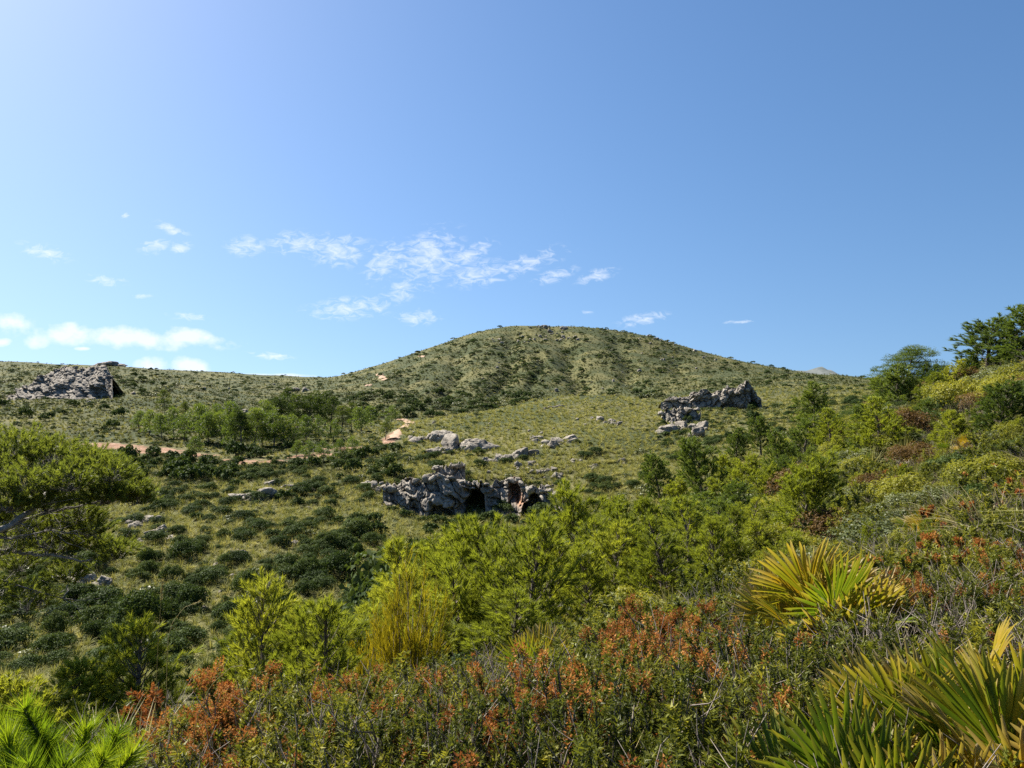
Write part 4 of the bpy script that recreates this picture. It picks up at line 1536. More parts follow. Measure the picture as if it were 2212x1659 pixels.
def stone_f(px, py):
    x, y = hit(px, py)
    y = np.nan_to_num(y, nan=1.0)
    x = np.nan_to_num(x)
    d = .02 + .5 * sstep(.25, .5, fbm2(x, y, 30, 3, 401))
    d = np.where((px > 1120) & (px < 1250) & (py < 740), d + .8, d)
    d = np.where((px > 1380) & (px < 1680) & (py < 800), d + .25, d)
    d = np.where((px < 640) & (py > 1100), d + .5 * sstep(.05, .35, fbm2(x, y, 9, 2, 402)), d)
    d = np.where((px > 1100) & (px < 1350) & (py > 930) & (py < 1040), d + .12, d)
    return np.clip(d, 0, 1)


x, y, px, py = seen(9000, -100, 1900, 698, 1420, 37, stone_f)
k = (y > 45) & ~((y < 130) & (px > 1400))
x, y = x[k], y[k]
n = len(x)
gn_scatter('hillside_stones', STONE, x, y, H(x, y) - .1, gx.uniform(0, 6.28, n), gx.uniform(.3, 1.0, n) ** 2 * (.9 + 2.6 * sstep(120, 600, y)), gx.integers(0, 4, n), 'small pale limestone stones strewn over the hillsides', 'stones', .2)

# ------------------------------------------------------------------ dark round shrubs, one by one
GS = np.random.default_rng(91)


def shrub_zone(n, x0, x1, y0, y1, rmin, rmax, label, group, protos, f=None, ymin=0, ymax=1e9, sep=.8):
    x, y, px, py = seen(n * 12, x0, x1, y0, y1, 500 + x0 + y0, f)
    done = []
    for i in range(len(x)):
        if not (ymin < y[i] < ymax) or earth_at(x[i:i + 1], y[i:i + 1])[0] > .3:
            continue
        r_ = rmin * .7 + (rmax * 1.08 - rmin * .7) * GS.uniform() ** 1.6
        if any((x[i] - a) ** 2 + (y[i] - b) ** 2 < (sep * (r_ + c_)) ** 2 for a, b, c_ in done):
            continue
        done.append((x[i], y[i], r_))
        thing('mastic_shrub', protos[GS.integers(len(protos))], (x[i], y[i], ground(x[i], y[i]) - .05), GS.uniform(0, 6.28),
              (r_ * GS.uniform(.9, 1.25), r_ * GS.uniform(.9, 1.2), r_ * GS.uniform(1.25, 1.75)), label, 'shrub', group)
        if len(done) >= n:
            break
    return len(done)


nsh = 0
nsh += shrub_zone(44, 250, 560, 982, 1046, 1.4, 2.6, 'dark mastic shrub in the dense band below the bare red earth', 'dense shrub band below the red earth', SH_FAR, sep=.62)
nsh += shrub_zone(26, 560, 860, 965, 1035, 1.2, 2.3, 'dark green shrub on the slope between the pine grove and the cave', 'shrubs between grove and cave', SH_FAR)
nsh += shrub_zone(32, -20, 330, 1180, 1420, 1.0, 2.0, 'dark shrub in the shaded ravine at the left', 'shrubs in the left ravine', SH_MID, sep=.66)
nsh += shrub_zone(26, 330, 640, 1150, 1380, .8, 1.9, 'dark rounded shrub low on the left-hand slope', 'shrubs low on the left slope', SH_MID)
nsh += shrub_zone(22, 420, 830, 1040, 1170, .6, 1.6, 'lone dark shrub dotted over the pale grass left of the cave', 'shrubs dotted left of the cave', SH_FAR)
nsh += shrub_zone(20, 640, 900, 1170, 1290, .8, 1.8, 'dark shrub at the slope foot behind the young pines', 'shrubs behind the young pines', SH_MID)
nsh += shrub_zone(24, 880, 1260, 1135, 1200, .9, 1.9, 'leafy green shrub crowding the foot of the cave cliff', 'shrubs at the cave foot', SH_FAR, ymax=103, sep=.6)
nsh += shrub_zone(40, 760, 1160, 850, 912, 1.6, 3.4, 'dark shrub in the wooded hollow at the foot of the main hill', 'shrubs at the foot of the main hill', SH_FAR, sep=.7, ymin=250)
nsh += shrub_zone(30, 1240, 1700, 730, 860, 1.3, 2.6, 'small dark bush dotted on the right flank of the main hill', 'bushes on the right flank of the main hill', SH_FAR, ymin=330)
nsh += shrub_zone(12, 1420, 1660, 880, 960, .8, 1.7, 'green bush clinging round the long crag on the spur', 'bushes round the long crag', SH_FAR, ymin=140)
nsh += shrub_zone(16, 0, 300, 865, 945, 1.2, 2.6, 'dark bush on the hillside under the far left cliff', 'bushes under the far left cliff', SH_FAR, ymin=150)
nsh += shrub_zone(10, 235, 360, 800, 858, 2.0, 3.6, 'dark bush right beside the far left cliff', 'bushes beside the far left cliff', SH_FAR, ymin=250)
for (bx, by, r_, lab) in [(650, 1072, 2.0, 'broad dark shrub beside the pale rocks up the left slope'), (770, 1160, 2.3, 'large dark round shrub on open grass below the cave cliff'),
                          (700, 1122, 1.7, 'round dark shrub standing alone left of the cave cliff'), (735, 1185, 1.9, 'dark shrub just below the large round one'),
                          (905, 992, .9, 'small black-green bush alone on the pale slope above the cliff'), (1085, 1070, 1.5, 'grey green bush growing in the gap of the rock wall'),
                          (1090, 1110, 2.2, 'broad green bush filling the slope between the two rock walls'), (1175, 1118, 2.4, 'dark round bush below the two hollows'),
                          (1485, 912, 1.9, 'grey bush against the rounded buttress')]:
    hx, hy = hit([bx], [by])
    hx, hy = float(hx[0]), float(hy[0])
    thing('mastic_shrub', SH_MID[GS.integers(4)], (hx, hy, ground(hx, hy) - .1), GS.uniform(0, 6.28), (r_ * 1.15, r_, r_ * 1.15), lab, 'shrub')
for k, (bx, Y, r_) in enumerate([(845, 106, 1.0), (875, 105, 1.3), (912, 104, 1.0), (945, 104.5, 1.5), (980, 104, 1.2), (1010, 106, 1.6), (1035, 108, 1.2), (1060, 109, 1.7), (1105, 108, 1.5), (1140, 106.5, 1.2), (1165, 106, 1.6), (1205, 105, 1.4),
                                (870, 118, .9), (925, 119, 1.0), (1020, 120, 1.1), (1085, 121, .9), (1160, 118, .8), (1210, 117, 1.0)]):
    x_, y_, z_ = at(bx, Y)
    if k > 11:
        z_ = EYE + (CY - 1042) / F * Y - .4
    thing('mastic_shrub', SH_FAR[GS.integers(4)], (x_, y_, z_ - .1), GS.uniform(0, 6.28), (r_ * 1.1, r_, r_ * 1.2), 'leafy bush at the cave rocks %s' % ('foot' if k < 12 else 'top'), 'shrub', 'bushes of the cave rocks')
for (bx, Y, top, wf, lab) in [(955, 27, 1150, 1.3, 'dark mastic shrub behind the tall green young pine'), (1335, 33, 1098, 1.3, 'dark mastic shrub behind the bare-stemmed young pine'), (1392, 29, 1125, 1.2, 'dark mastic shrub under the dark green pine by the grassy slope'),
                              (842, 25, 1228, 1.3, 'dark mastic shrub up behind the yellow shrub'), (775, 23, 1262, 1.2, 'dark green shrub left behind the smaller yellow shrub'), (905, 36, 1140, 1.2, 'dark shrub at the ravine edge left below the cave'), (1260, 36, 1120, 1.4, 'dark shrub at the ravine edge under the rock wall')]:
    x_, y_, z_ = at(bx, Y)
    h = EYE + (CY - top) / F * Y - z_
    thing('mastic_shrub', SH_MID[GS.integers(4)], (x_, y_, z_ - .1), GS.uniform(0, 6.28), (h * .55 * wf, h * .55 * wf, h * .95), lab, 'shrub')

# ------------------------------------------------------------------ pines of the grove and the hills
OP_FAR = [old_pine(1200 + k, 7.0, 2.3, 17, 2600, .36, .3 + .08 * (k % 3), .6) for k in range(4)]
M_PINE_G = leaf_mat('grove_pine_needles', [(0, (.055, .090, .022)), (.4, (.095, .14, .030)), (.75, (.145, .195, .042)), (1, (.20, .24, .05))], .4, .5, .25)
OP_LIGHT = [old_pine(1250 + k, 5.0, 2.1, 16, 2600, .33, .16, .7, M_PINE_G) for k in range(3)]
grove_dark = [(585, 938, 60), (612, 940, 66), (640, 937, 70), (664, 940, 72), (690, 938, 66), (714, 936, 62), (737, 938, 52), (760, 932, 46), (628, 925, 58), (700, 922, 56),
              (525, 975, 66), (548, 972, 58), (356, 905, 42), (400, 915, 34)]
grove_light = [(300, 930, 34), (322, 940, 42), (348, 952, 44), (374, 950, 50), (396, 956, 46), (428, 957, 62), (452, 962, 58), (478, 962, 52), (500, 950, 60), (508, 970, 56),
               (566, 966, 62), (590, 968, 56), (612, 966, 50), (636, 962, 44), (470, 935, 46), (440, 930, 40), (545, 945, 54), (575, 945, 52), (660, 958, 40), (782, 938, 40),
               (690, 955, 36), (720, 955, 34), (800, 925, 36), (845, 915, 30), (420, 985, 34), (700, 1005, 34), (735, 1000, 36), (670, 1000, 36), (760, 985, 30), (640, 985, 26)]
for lst, prot, h0, lab, grp in ((grove_dark, OP_FAR, 7.0, 'tall dark pine with bare trunk in the valley grove', 'tall dark pines of the grove'),
                                (grove_light, OP_LIGHT, 5.0, 'bushy mid green pine in the valley grove', 'bushy green pines of the grove')):
    for (bx, by, hp) in lst:
        hx, hy = hit([bx], [by])
        hx, hy = float(hx[0]), float(hy[0])
        s_ = 1.38 * hp * hy / F / h0
        thing('pine_tree', prot[GS.integers(len(prot))], (hx, hy, ground(hx, hy) - .1), GS.uniform(0, 6.28), (s_ * GS.uniform(.75, 1.05), s_ * GS.uniform(.75, 1.05), s_ * GS.uniform(.85, 1.1)), lab, 'tree', grp)
hx, hy = (float(q[0]) for q in hit([832], [950]))
thing('pine_tree', OP_FAR[1], (hx, hy, ground(hx, hy)), 1.0, 44 * hy / F / 7, 'lone dark pine beside the bend of the dirt track', 'tree')

# ------------------------------------------------------------------ pines on the near right-hand slope
YP = [young_pine(1300 + k, 2.2, .30 + .05 * (k % 3), 250, .095, .0085, (1.0, 1.5, .7, 1.3, .9)[k], None, .165, (.75, .5, .9, .4, .6)[k], (.05, .08, .04, .15, .1)[k]) for k in range(5)]           # close young pines
YP_F = [young_pine(1340 + k, 3.2, .36, 120, .14, .019, (1.0, 1.4, .7, 1.2)[k], None, .15, (.75, .45, .6, .35)[k], (.05, .1, .06, .16)[k]) for k in range(4)]                   # the same, seen farther off
YP_D = [young_pine(1360 + k, 3.2, .36, 130, .13, .020, .8, M_PINE_G, .15, (.7, .4, .5)[k], (.08, .15, .1)[k]) for k in range(3)]
OP_NEAR = [old_pine(1400 + k, 6.0, 2.3, 30, 30000, .16, .1, .75, leaf_mat('dark_pine_needles', [(0, (.035, .06, .016)), (.4, (.065, .10, .022)), (.75, (.11, .15, .03)), (1, (.17, .2, .04))], .38, .6, .1), .22) for k in range(2)]


def by_top(px, Y, top):
    x_, y_, z_ = at(px, Y)
    return (x_, y_, z_ - .06), EYE + (CY - top) / F * Y - z_


PINES = [  # bearing, depth (or photo y of the foot when over 200), photo y of the top, width factor, kind, label
    (1955, 58, 744, 1.7, 'D', 'dark flat-topped pine on the right skyline'),
    (1938, 900, 782, 1.7, 'd', 'broad green pine just below the dark flat-topped one'),
    (2132, 46, 692, 2.0, 'd', 'green pine with ragged crown standing on the right skyline'),
    (2222, 42, 648, 1.8, 'd', 'tall pine at the top right edge beside the bare path'),
    (2180, 44, 730, 2.1, 'd', 'bushy dark pine between the skyline pine and the path'),
    (1760, 945, 820, 1.25, 'd', 'slender pine right of the long crag'),
    (1895, 1010, 850, 1.4, 'f', 'large yellow-green pine in the middle of the right slope'),
    (1835, 935, 868, 2.0, 'D', 'low dark spreading pine behind the yellow-green one'),
    (1642, 985, 900, 1.25, 'd', 'narrow green pine under the right end of the crag'),
    (1592, 1000, 920, 1.15, 'd', 'narrow green pine left of its twin under the crag'),
    (1700, 1030, 943, 1.35, 'f', 'light green pine below the slender pine'),
    (1520, 1130, 950, 1.1, 'd', 'tall mid green pine on the slope below the crag'),
    (1572, 1080, 985, 1.3, 'f', 'bushy pine right behind the tall mid green one'),
    (1425, 1105, 985, 1.15, 'd', 'dark green pine beside the grassy slope'),
    (1465, 1135, 1035, 1.2, 'f', 'smaller pine before the dark green one'),
    (1735, 1195, 988, 1.35, 'f', 'broad feathery yellow-green pine in the centre of the right slope'),
    (1655, 1110, 1005, 1.3, 'f', 'light pine left of the broad feathery one'),
    (2010, 880, 800, 1.4, 'f', 'light young pine right of the dark flat-topped one'),
    (2065, 850, 772, 1.4, 'f', 'light young pine on the skyline before the ragged crown'),
    (2160, 960, 822, 1.5, 'd', 'broad green pine below the bare path'),
    (2060, 985, 880, 1.4, 'f', 'loose light pine left of the broad one below the path'),
    (1990, 940, 860, 1.4, 'd', 'dark little pine in the hollow of the right slope'),
    (1820, 1020, 935, 1.3, 'f', 'young pine at the left foot of the large yellow-green one'),
    (1600, 1170, 1080, 1.2, 'f', 'bushy light pine right of the bright feathery one'),
    (1345, 30, 1062, 1.1, 'f', 'small pine at the lip of the ravine'),
    (1385, 22, 1070, 1.1, 'f', 'pointed pine sapling right of the lip of the ravine'),
    (1250, 19, 1058, 1.2, 'y', 'tall young pine right in front of the cave'),
    (1300, 17, 1105, 1.2, 'y', 'young pine with bare stems beside the tall one'),
    (1490, 15, 1062, 1.35, 'y', 'bright feathery young pine right of centre'),
    (1430, 13, 1098, 1.3, 'y', 'bright young pine leaning left of the feathery one'),
    (1540, 11, 1105, 1.1, 'y', 'small vivid green pine sapling among heath right of centre'),
    (1150, 12, 1126, 1.25, 'y', 'yellow-green young pine in the centre'),
    (1085, 13, 1165, 1.2, 'y', 'young pine squeezed between the two central pines'),
    (1025, 14.5, 1128, 1.2, 'y', 'tall green young pine left of centre'),
    (975, 13, 1190, 1.1, 'y', 'short young pine at the left foot of the tall green one'),
    (880, 18, 1148, 1.1, 'y', 'dark green young pine above the yellow shrub'),
    (930, 17, 1190, 1.0, 'y', 'small green pine right above the yellow shrub'),
    (850, 14, 1215, 1.0, 'y', 'small pine left behind the yellow shrub'),
    (700, 8.6, 1266, 1.1, 'y', 'soft yellowish young pine left of the yellow shrub'),
    (640, 9.0, 1300, 1.0, 'y', 'little pine beside the soft yellowish one'),
    (572, 9.6, 1268, 1.0, 'y', 'young pine behind the rusty heath heads'),
    (305, 11, 1338, 1.25, 'y', 'rounded young pine low at the left'),
    (250, 12, 1400, 1.2, 'y', 'smaller pine at the left flank of the rounded one'),
    (130, 10, 1425, 1.5, 'f', 'broad dull green pine low at the far left'),
    (60, 9, 1470, 1.4, 'f', 'dull green pine behind the near needle sprays'),
    (1815, 15, 1070, 1.1, 'f', 'small light pine right below the broad feathery one'),
    (1960, 17, 1000, 1.1, 'f', 'light pine sapling among the red brown heath on the right'),
    (2010, 8.0, 1185, 1.0, 'y', 'small pine sapling behind the large fan palm'),
    (1880, 9.5, 1150, 1.0, 'y', 'bright pine sapling up the slope from the large fan palm'),
    (1640, 9.0, 1180, 1.0, 'y', 'pale pine sapling above the rusty heath right of centre'),
]
rp = np.random.default_rng(55)
BELT = [(520, 10.5, 1340), (610, 12, 1330), (745, 11, 1330), (780, 13, 1290), (835, 12, 1300), (930, 12, 1270), (960, 16, 1165), (1105, 10.5, 1255),
        (1190, 14, 1150), (1275, 13, 1165), (1330, 14, 1140), 
        (1575, 15, 1095), (1590, 11, 1165), (1620, 17, 1060), (1650, 13, 1120), (1690, 17, 1070), (1700, 11, 1150), (1770, 16, 1060), (1790, 24, 985), (1850, 19, 1030), (1930, 24, 950), (1945, 13, 1075), (1985, 30, 905),
        (2030, 18, 985), (2095, 30, 850), (2110, 22, 925), (2190, 26, 870), (2200, 17, 975), (1860, 40, 880), (1790, 42, 880), (1730, 46, 890), (1680, 44, 935), (1610, 36, 985), (1560, 30, 1025), (1500, 26, 1065),
        (1955, 46, 835), (2030, 48, 790), (2090, 46, 765), (2150, 38, 790), (2205, 34, 780), (1905, 55, 815), (2000, 55, 780), (1440, 24, 1070), (1480, 22, 1075), (1545, 21, 1065), (1600, 24, 1040), (1640, 20, 1065), (1680, 28, 990), (1745, 32, 955), (1800, 29, 970), (1850, 30, 935), (1770, 20, 1020), (1870, 24, 985),
        (1930, 34, 890), (1970, 22, 965), (2035, 30, 880), (2060, 36, 830), (2125, 34, 835), (1905, 18, 1040), (2140, 19, 955), (1500, 17, 1105), (1420, 15, 1140), (1330, 21, 1110), (1180, 17, 1145)]
for k, (bx, Y, top) in enumerate(BELT):
    PINES.append((bx, Y, top + rp.uniform(-12, 12), rp.uniform(1.0, 1.6), ('y' if Y < 20 else 'fd'[int(rp.integers(2))]), 'light green pine in the dense belt'))
for (bx, Y, top, wf, kd, lab) in PINES:
    if Y > 200:
        Y = float(hit([bx], [Y])[1][0])
    loc, h = by_top(bx, Y, top)
    h = max(h * .94, .6)
    if kd == 'D':
        p_, h0 = OP_NEAR[rp.integers(2)], 6.0
    elif kd == 'd':
        p_, h0 = YP_D[rp.integers(3)], 3.2
    elif kd == 'f':
        p_, h0 = YP_F[rp.integers(4)], 3.2
    else:
        p_, h0 = YP[rp.integers(5)], 2.2
    s_ = h / h0
    thing('pine_tree' if h > 2.6 else 'young_pine', p_, loc, rp.uniform(0, 6.28), (s_ * wf, s_ * wf, s_), lab, 'tree', 'pines on the near slope')


# ------------------------------------------------------------------ maquis on the near slope
HE_FAR = [heath(1500 + k, .6, .5, 46, fl, .9, dd, 3.6) for k, (fl, dd) in enumerate([(.0, .15), (.1, .25), (.4, .3), (.0, .6)])]
HE_MID = [heath(1520 + k, .52, .42, 64, fl, .95, dd, 1.9) for k, (fl, dd) in enumerate([(.0, .15), (.1, .25), (.6, .3), (.03, .7)])]
HE_NEAR = [heath(1540 + k, .56, .38, 72, fl, 1.0, dd, 1.0) for k, (fl, dd) in enumerate([(.0, .08), (.12, .2), (.6, .18), (1.0, .15), (.02, .6), (.0, .12)])]
TUFTS = [grass_tuft(1600 + k, .8, 90, .012, 1.1, M_GRASS if k < 2 else M_STRAW, 4, .1) for k in range(4)]
SH_NEAR = [shrub(1620 + k, .5, .5, 14, 4200, .034) for k in range(2)]
SH_GREY = [shrub(1640 + k, .5, .5, 14, 3600, .032, M_GREY) for k in range(2)]
M_OLIVE = leaf_mat('olive_bush_leaves', [(0, (.08, .09, .014)), (.4, (.15, .16, .022)), (.75, (.23, .23, .034)), (1, (.33, .29, .05))], .42, .5, .15)
SH_OLIVE = [shrub(1660 + k, .5, .55, 16, 3600, .032, M_OLIVE) for k in range(2)]
SH_BROWN = [shrub(1670 + k, .5, .5, 14, 3200, .03, leaf_mat('brown_bush_leaves', [(0, (.06, .036, .016)), (.4, (.11, .066, .028)), (.75, (.16, .105, .045)), (1, (.21, .15, .06))], .3, .6, .1)) for k in range(1)]
rm = np.random.default_rng(77)


def flower_mask(px, py):
    f = 0.0
    for (a, b, rx, ry, s_) in [(600, 1420, 150, 110, 1), (470, 1510, 150, 80, .95), (1060, 1520, 90, 60, 1), (1450, 1400, 120, 40, .9), (1580, 1370, 60, 40, .9), (1010, 1600, 250, 50, .5),
                               (720, 1350, 80, 40, .5), (1240, 1450, 70, 40, .7), (1180, 1600, 90, 50, .8), (2150, 1370, 90, 40, .8), (1350, 1240, 150, 40, .5), (930, 1320, 80, 40, .4), (800, 1480, 120, 60, .6), (1350, 1520, 100, 60, .7), (420, 1590, 120, 60, .9), (650, 1560, 160, 70, .75)]:
        f = max(f, s_ * math.exp(-((px - a) / rx) ** 2 - ((py - b) / ry) ** 2))
    return f


placed = []


def spot(px, Y, r_):
    x_, y_, z_ = at(px, Y)
    if any((x_ - a) ** 2 + (y_ - b) ** 2 < (r_ + c_) ** 2 for a, b, c_ in placed):
        return None
    placed.append((x_, y_, r_))
    return x_, y_, z_ - .02


# fan palms: bearing, depth, leaf size, leaves, label, yellowness by choice of copies
FR = [frond_mesh(1700 + k, .34 + .03 * (k % 3), .32 + .06 * (k % 2), 26 + 2 * (k % 3), 66 + 8 * (k % 4), .024, False, .05 * (k % 3)) for k in range(7)]
FR_GOLD = [frond_mesh(1740 + k, .33, .30, 26, 70 + 8 * k, .022, False, .04, M_PALM_GOLD) for k in range(3)]
FR_DEAD = [frond_mesh(1720 + k, .36, .28, 16, 60, .02, True, .25) for k in range(2)]


def palm_trunk(seed):
    s = Soup()
    g = np.random.default_rng(seed)
    tz = np.linspace(0, 1, 6)
    tube(s, np.stack([0 * tz, 0 * tz, -.08 + .24 * tz], 1), .06 - .02 * tz, 8)
    n_ = 220
    az = g.uniform(0, 6.28, n_)
    b0 = np.stack([np.cos(az) * .05, np.sin(az) * .05, g.uniform(-.02, .15, n_)], 1)
    blades(s, b0, unit(np.stack([np.cos(az), np.sin(az), g.uniform(.3, 1.6, n_)], 1)), g.uniform(.04, .12, n_), .008, np.zeros(n_), g)
    return s.mesh('palm_trunk', M_PALM_DEAD)


PT = palm_trunk(3)


def fan_palm(px, Y, size, n, label, seed, dead=4, el0=12, el1=82, az_bias=None, dz=0.0, gold=.25):
    g = np.random.default_rng(seed)
    x_, y_, z_ = at(px, Y)
    placed.append((x_, y_, .22 * size))
    for q in (.92, .84, .76):
        placed.append((x_ * q, y_ * q, .3 * size))
    root = bpy.data.objects.new('fan_palm', None)
    COL.objects.link(root)
    root.location = (x_, y_, z_ + dz)
    root.scale = (size, size, size)
    tag(root, label, 'palm', 'dwarf fan palms')
    ob('trunk', PT, root)
    for k in range(n + dead):
        dd = k >= n
        az = k * 2.399 + g.normal() * .25
        if az_bias is not None:
            az = az_bias + g.normal() * .9
        el = R(el1 - (el1 - el0) * ((k + .5) / n) ** .8 + g.normal() * 6) if not dd else R(g.uniform(-12, 18))
        d = Vector((math.cos(az) * math.cos(el), math.sin(az) * math.cos(el), math.sin(el)))
        up = Vector((-math.cos(az) * math.sin(el), -math.sin(az) * math.sin(el), math.cos(el)))
        yv = up.copy()
        yv.rotate(Matrix.Rotation(g.normal() * .55, 3, d))
        if g.uniform() < .6:                          # most fans are turned to show their faces to the camera
            fy = Vector((g.normal() * .3, -1, .35 + g.normal() * .2))
            yv = (fy - d * fy.dot(d)).normalized()
        xv = yv.cross(d).normalized()
        m = Matrix((xv, yv, d)).transposed()
        fr = FR_DEAD[g.integers(2)] if dd else (FR_GOLD[g.integers(3)] if (g.uniform() < gold and k < n * .75) else FR[g.integers(7)])
        s_ = g.uniform(.8, 1.15)
        o = ob('frond', fr, root, (d.x * .04, d.y * .04, .1), m.to_euler(), (s_, s_, s_))
    return root


fan_palm(1785, 4.6, .98, 34, 'large fan palm with orange-tipped upper leaves, standing alone in the heath', 1, 4, 25, 85, dz=.05, gold=.7)
fan_palm(1182, 6.3, .85, 9, 'small dark green fan palm in the middle of the heath', 2, 3, 45, 85)
fan_palm(1650, 2.0, .6, 18, 'low fan palm at the bottom edge, left end of the near palm thicket', 3, 3, 20, 70)
fan_palm(1850, 2.15, .72, 22, 'fan palm with long grey-tipped leaves in the near palm thicket', 4, 4, 30, 85)
fan_palm(2010, 1.95, .66, 20, 'upright yellow-green fan palm in the near palm thicket', 5, 5, 35, 88)
fan_palm(2190, 2.2, .82, 22, 'tallest fan palm of the near thicket, cut by the right edge', 6, 4, 35, 88)
fan_palm(1950, 2.5, .72, 18, 'fan palm half hidden at the back of the near palm thicket', 13, 3, 30, 85)
fan_palm(2120, 2.6, .78, 18, 'fan palm with dry grey tips at the back right of the near thicket', 14, 5, 30, 85)
fan_palm(2010, 9.6, .7, 14, 'yellowed fan palm behind the large one, under the straw grass', 7, 2, gold=.8)
fan_palm(1745, 12.5, .7, 13, 'golden fan palm in front of the broad feathery pine', 8, 2, gold=.9)
fan_palm(1985, 21, .9, 13, 'small yellow fan palm halfway up the right slope', 10, 2, gold=.9)
fan_palm(2080, 19, .8, 12, 'golden fan palm between pines up the right slope', 11, 2, gold=.9)

# yellow twiggy shrubs
BR = [broom(1800 + k, 1.3, 26) for k in range(2)]
for (bx, Y, top, wf, lab) in [(885, 9.4, 1205, 1.1, 'tall golden yellow broom-like shrub left of centre'), (815, 9.8, 1282, 1.0, 'smaller yellow broom-like shrub beside the golden one')]:
    loc, h = by_top(bx, Y, top)
    placed.append((loc[0], loc[1], .25))
    thing('yellow_shrub', BR[0 if bx > 850 else 1], loc, bx, (h / 1.3 * wf * .85, h / 1.3 * wf * .85, h / 1.3), lab, 'shrub')

# straw grass tufts close by
for (bx, Y, sc_, k, lab) in [(285, 3.7, .85, 3, 'straw-coloured grass tuft arching beside the near pine sprays'), (215, 3.9, .85, 3, 'pale arching grass tuft behind the near pine sprays'),
                             (2140, 8.2, 1.0, 2, 'large blond grass tussock on the right slope'), (2190, 7.2, .9, 2, 'blond grass tussock at the right edge'),
                             (2060, 10.5, .9, 2, 'pale grass tussock above the large blond one'), (985, 4.6, .5, 2, 'small yellow grass clump in the heath at centre'),
                             (2100, 12.5, 1.0, 0, 'green grass tussock up the right slope from the blond one')]:
    loc = at(bx, Y)
    placed.append((loc[0], loc[1], .15))
    tag(ob('grass_tuft', TUFTS[k], None, loc, (0, 0, rm.uniform(0, 6.28)), (sc_ * 1.2, sc_ * 1.2, sc_)), lab, 'grass tuft', 'grass tussocks on the near slope')

# heath bushes, one by one, nearest first
HL = {0: 'low green heath bush', 1: 'heath bush with few rust heads', 2: 'heath bush topped with rust-coloured heads', 3: 'heath bush thick with rust-orange heads', 4: 'half dead heath bush of bare grey twigs', 5: 'dark green heath bush'}
count = 0
for Y0, Y1, nn, rad, protos, zone in ((1.25, 2.6, 150, .17, 'n', 'along the bottom edge'), (2.6, 4.6, 330, .2, 'n', 'in the near heath belt'), (4.6, 8.5, 420, .26, 'm', 'in the middle of the heath'),
                                      (8.5, 17, 420, .34, 'f', 'among the young pines'), (17, 55, 700, .6, 'f', 'up on the right slope')):
    c0 = 0
    lim = {1.25: 46, 2.6: 84, 4.6: 84, 8.5: 50, 17: 34}[Y0]
    for _ in range(nn * 3):
        px = rm.uniform(-60, 2280)
        Y = math.exp(rm.uniform(math.log(Y0), math.log(Y1)))
        if Y > 8.5 and px < 900 + 12 * (Y - 8.5) + 250 * rm.uniform():
            continue
        if Y > 24 and px < 1480 + rm.uniform(-60, 60):
            continue
        if Y > 3.2 and px < 420 - 40 * (Y - 3):
            continue
        sp_ = spot(px, Y, rad * (.75 + .5 * rm.uniform()))
        if sp_ is None:
            continue
        py = CY - (sp_[2] + .5 - EYE) / Y * F
        fm = max(flower_mask(px, py), .78 * float(sstep(.0, .55, fbm2(np.array([sp_[0]]), np.array([sp_[1]]), 1.5, 2, 88))[0]) * (1 if Y < 9 and px > 330 else .5)) + rm.normal() * .14
        if protos == 'n':
            k = 3 if fm > .68 else 2 if fm > .45 else 1 if fm > .25 else rm.choice([0, 4, 5, 1, 5])
            pr = HE_NEAR[k]
        else:
            k = 2 if fm > .55 else 1 if fm > .3 else rm.choice([0, 3, 0, 0])
            pr = (HE_MID if protos == 'm' else HE_FAR)[k]
            k = {0: 0, 1: 1, 2: 2, 3: 4}[k]
        s_ = rm.uniform(.8, 1.2) * (1.25 if Y > 17 else 1.0)
        thing('heath_shrub', pr, sp_, rm.uniform(0, 6.28), s_, HL[int(k)] + ' ' + zone, 'shrub', 'heath bushes ' + zone, (rm.normal() * .07, rm.normal() * .07))
        c0 += 1
        if c0 >= lim:
            break
    count += c0
    print('heath', Y0, c0)

# other bushes between
for kind, protos, nn, nm, lab in (('shrub', SH_NEAR, 50, 'glossy_shrub', 'small glossy dark shrub among heath and pines on the near slope'),  # mastic shrubs too, small near copies in the same leaf material
                                  ('shrub', SH_GREY, 60, 'rosemary_shrub', 'grey-green rosemary-like bush on the near slope'),
                                  ('shrub', SH_OLIVE, 90, 'rockrose_shrub', 'yellow-green leafy bush on the near slope'),
                                  ('shrub', SH_BROWN, 36, 'brown_shrub', 'dry reddish brown bush on the near slope')):
    c0 = 0
    for _ in range(nn * 8):
        px = rm.uniform(820, 2260)
        Y = math.exp(rm.uniform(math.log(7.5), math.log(60)))
        if px < 900 + 10 * (Y - 8) or (Y > 24 and px < 1480):
            continue
        sp_ = spot(px, Y, .3 if Y < 20 else .5)
        if sp_ is None:
            continue
        s_ = rm.uniform(.8, 1.6) * (1.0 if Y < 20 else 1.7)
        thing(nm, protos[rm.integers(len(protos))], sp_, rm.uniform(0, 6.28), (s_, s_, s_ * rm.uniform(.7, 1.1)), lab, kind, lab.split(' among')[0].split(' on')[0].replace('bush', 'bushe') + 's of the near slope')
        c0 += 1
        if c0 >= nn:
            break
c0 = 0
for _ in range(700):
    px = rm.uniform(900, 2260)
    Y = math.exp(rm.uniform(math.log(6), math.log(60)))
    if px < 900 + 10 * (Y - 6) or (Y > 24 and px < 1480):
        continue
    sp_ = spot(px, Y, .22 if Y < 20 else .4)
    if sp_ is None:
        continue
    s_ = rm.uniform(.6, 1.1) * (1 if Y < 20 else 1.4)
    k = rm.integers(4)
    tag(ob('grass_tuft', TUFTS[k], None, sp_, (0, 0, rm.uniform(0, 6.28)), (s_, s_, s_ * rm.uniform(.8, 1.1))),
        ('green' if k < 2 else 'straw-coloured') + ' grass tuft scattered between bushes on the near slope', 'grass tuft', ('green' if k < 2 else 'straw') + ' grass tufts of the near slope')
    c0 += 1
    if c0 >= 110:
        break

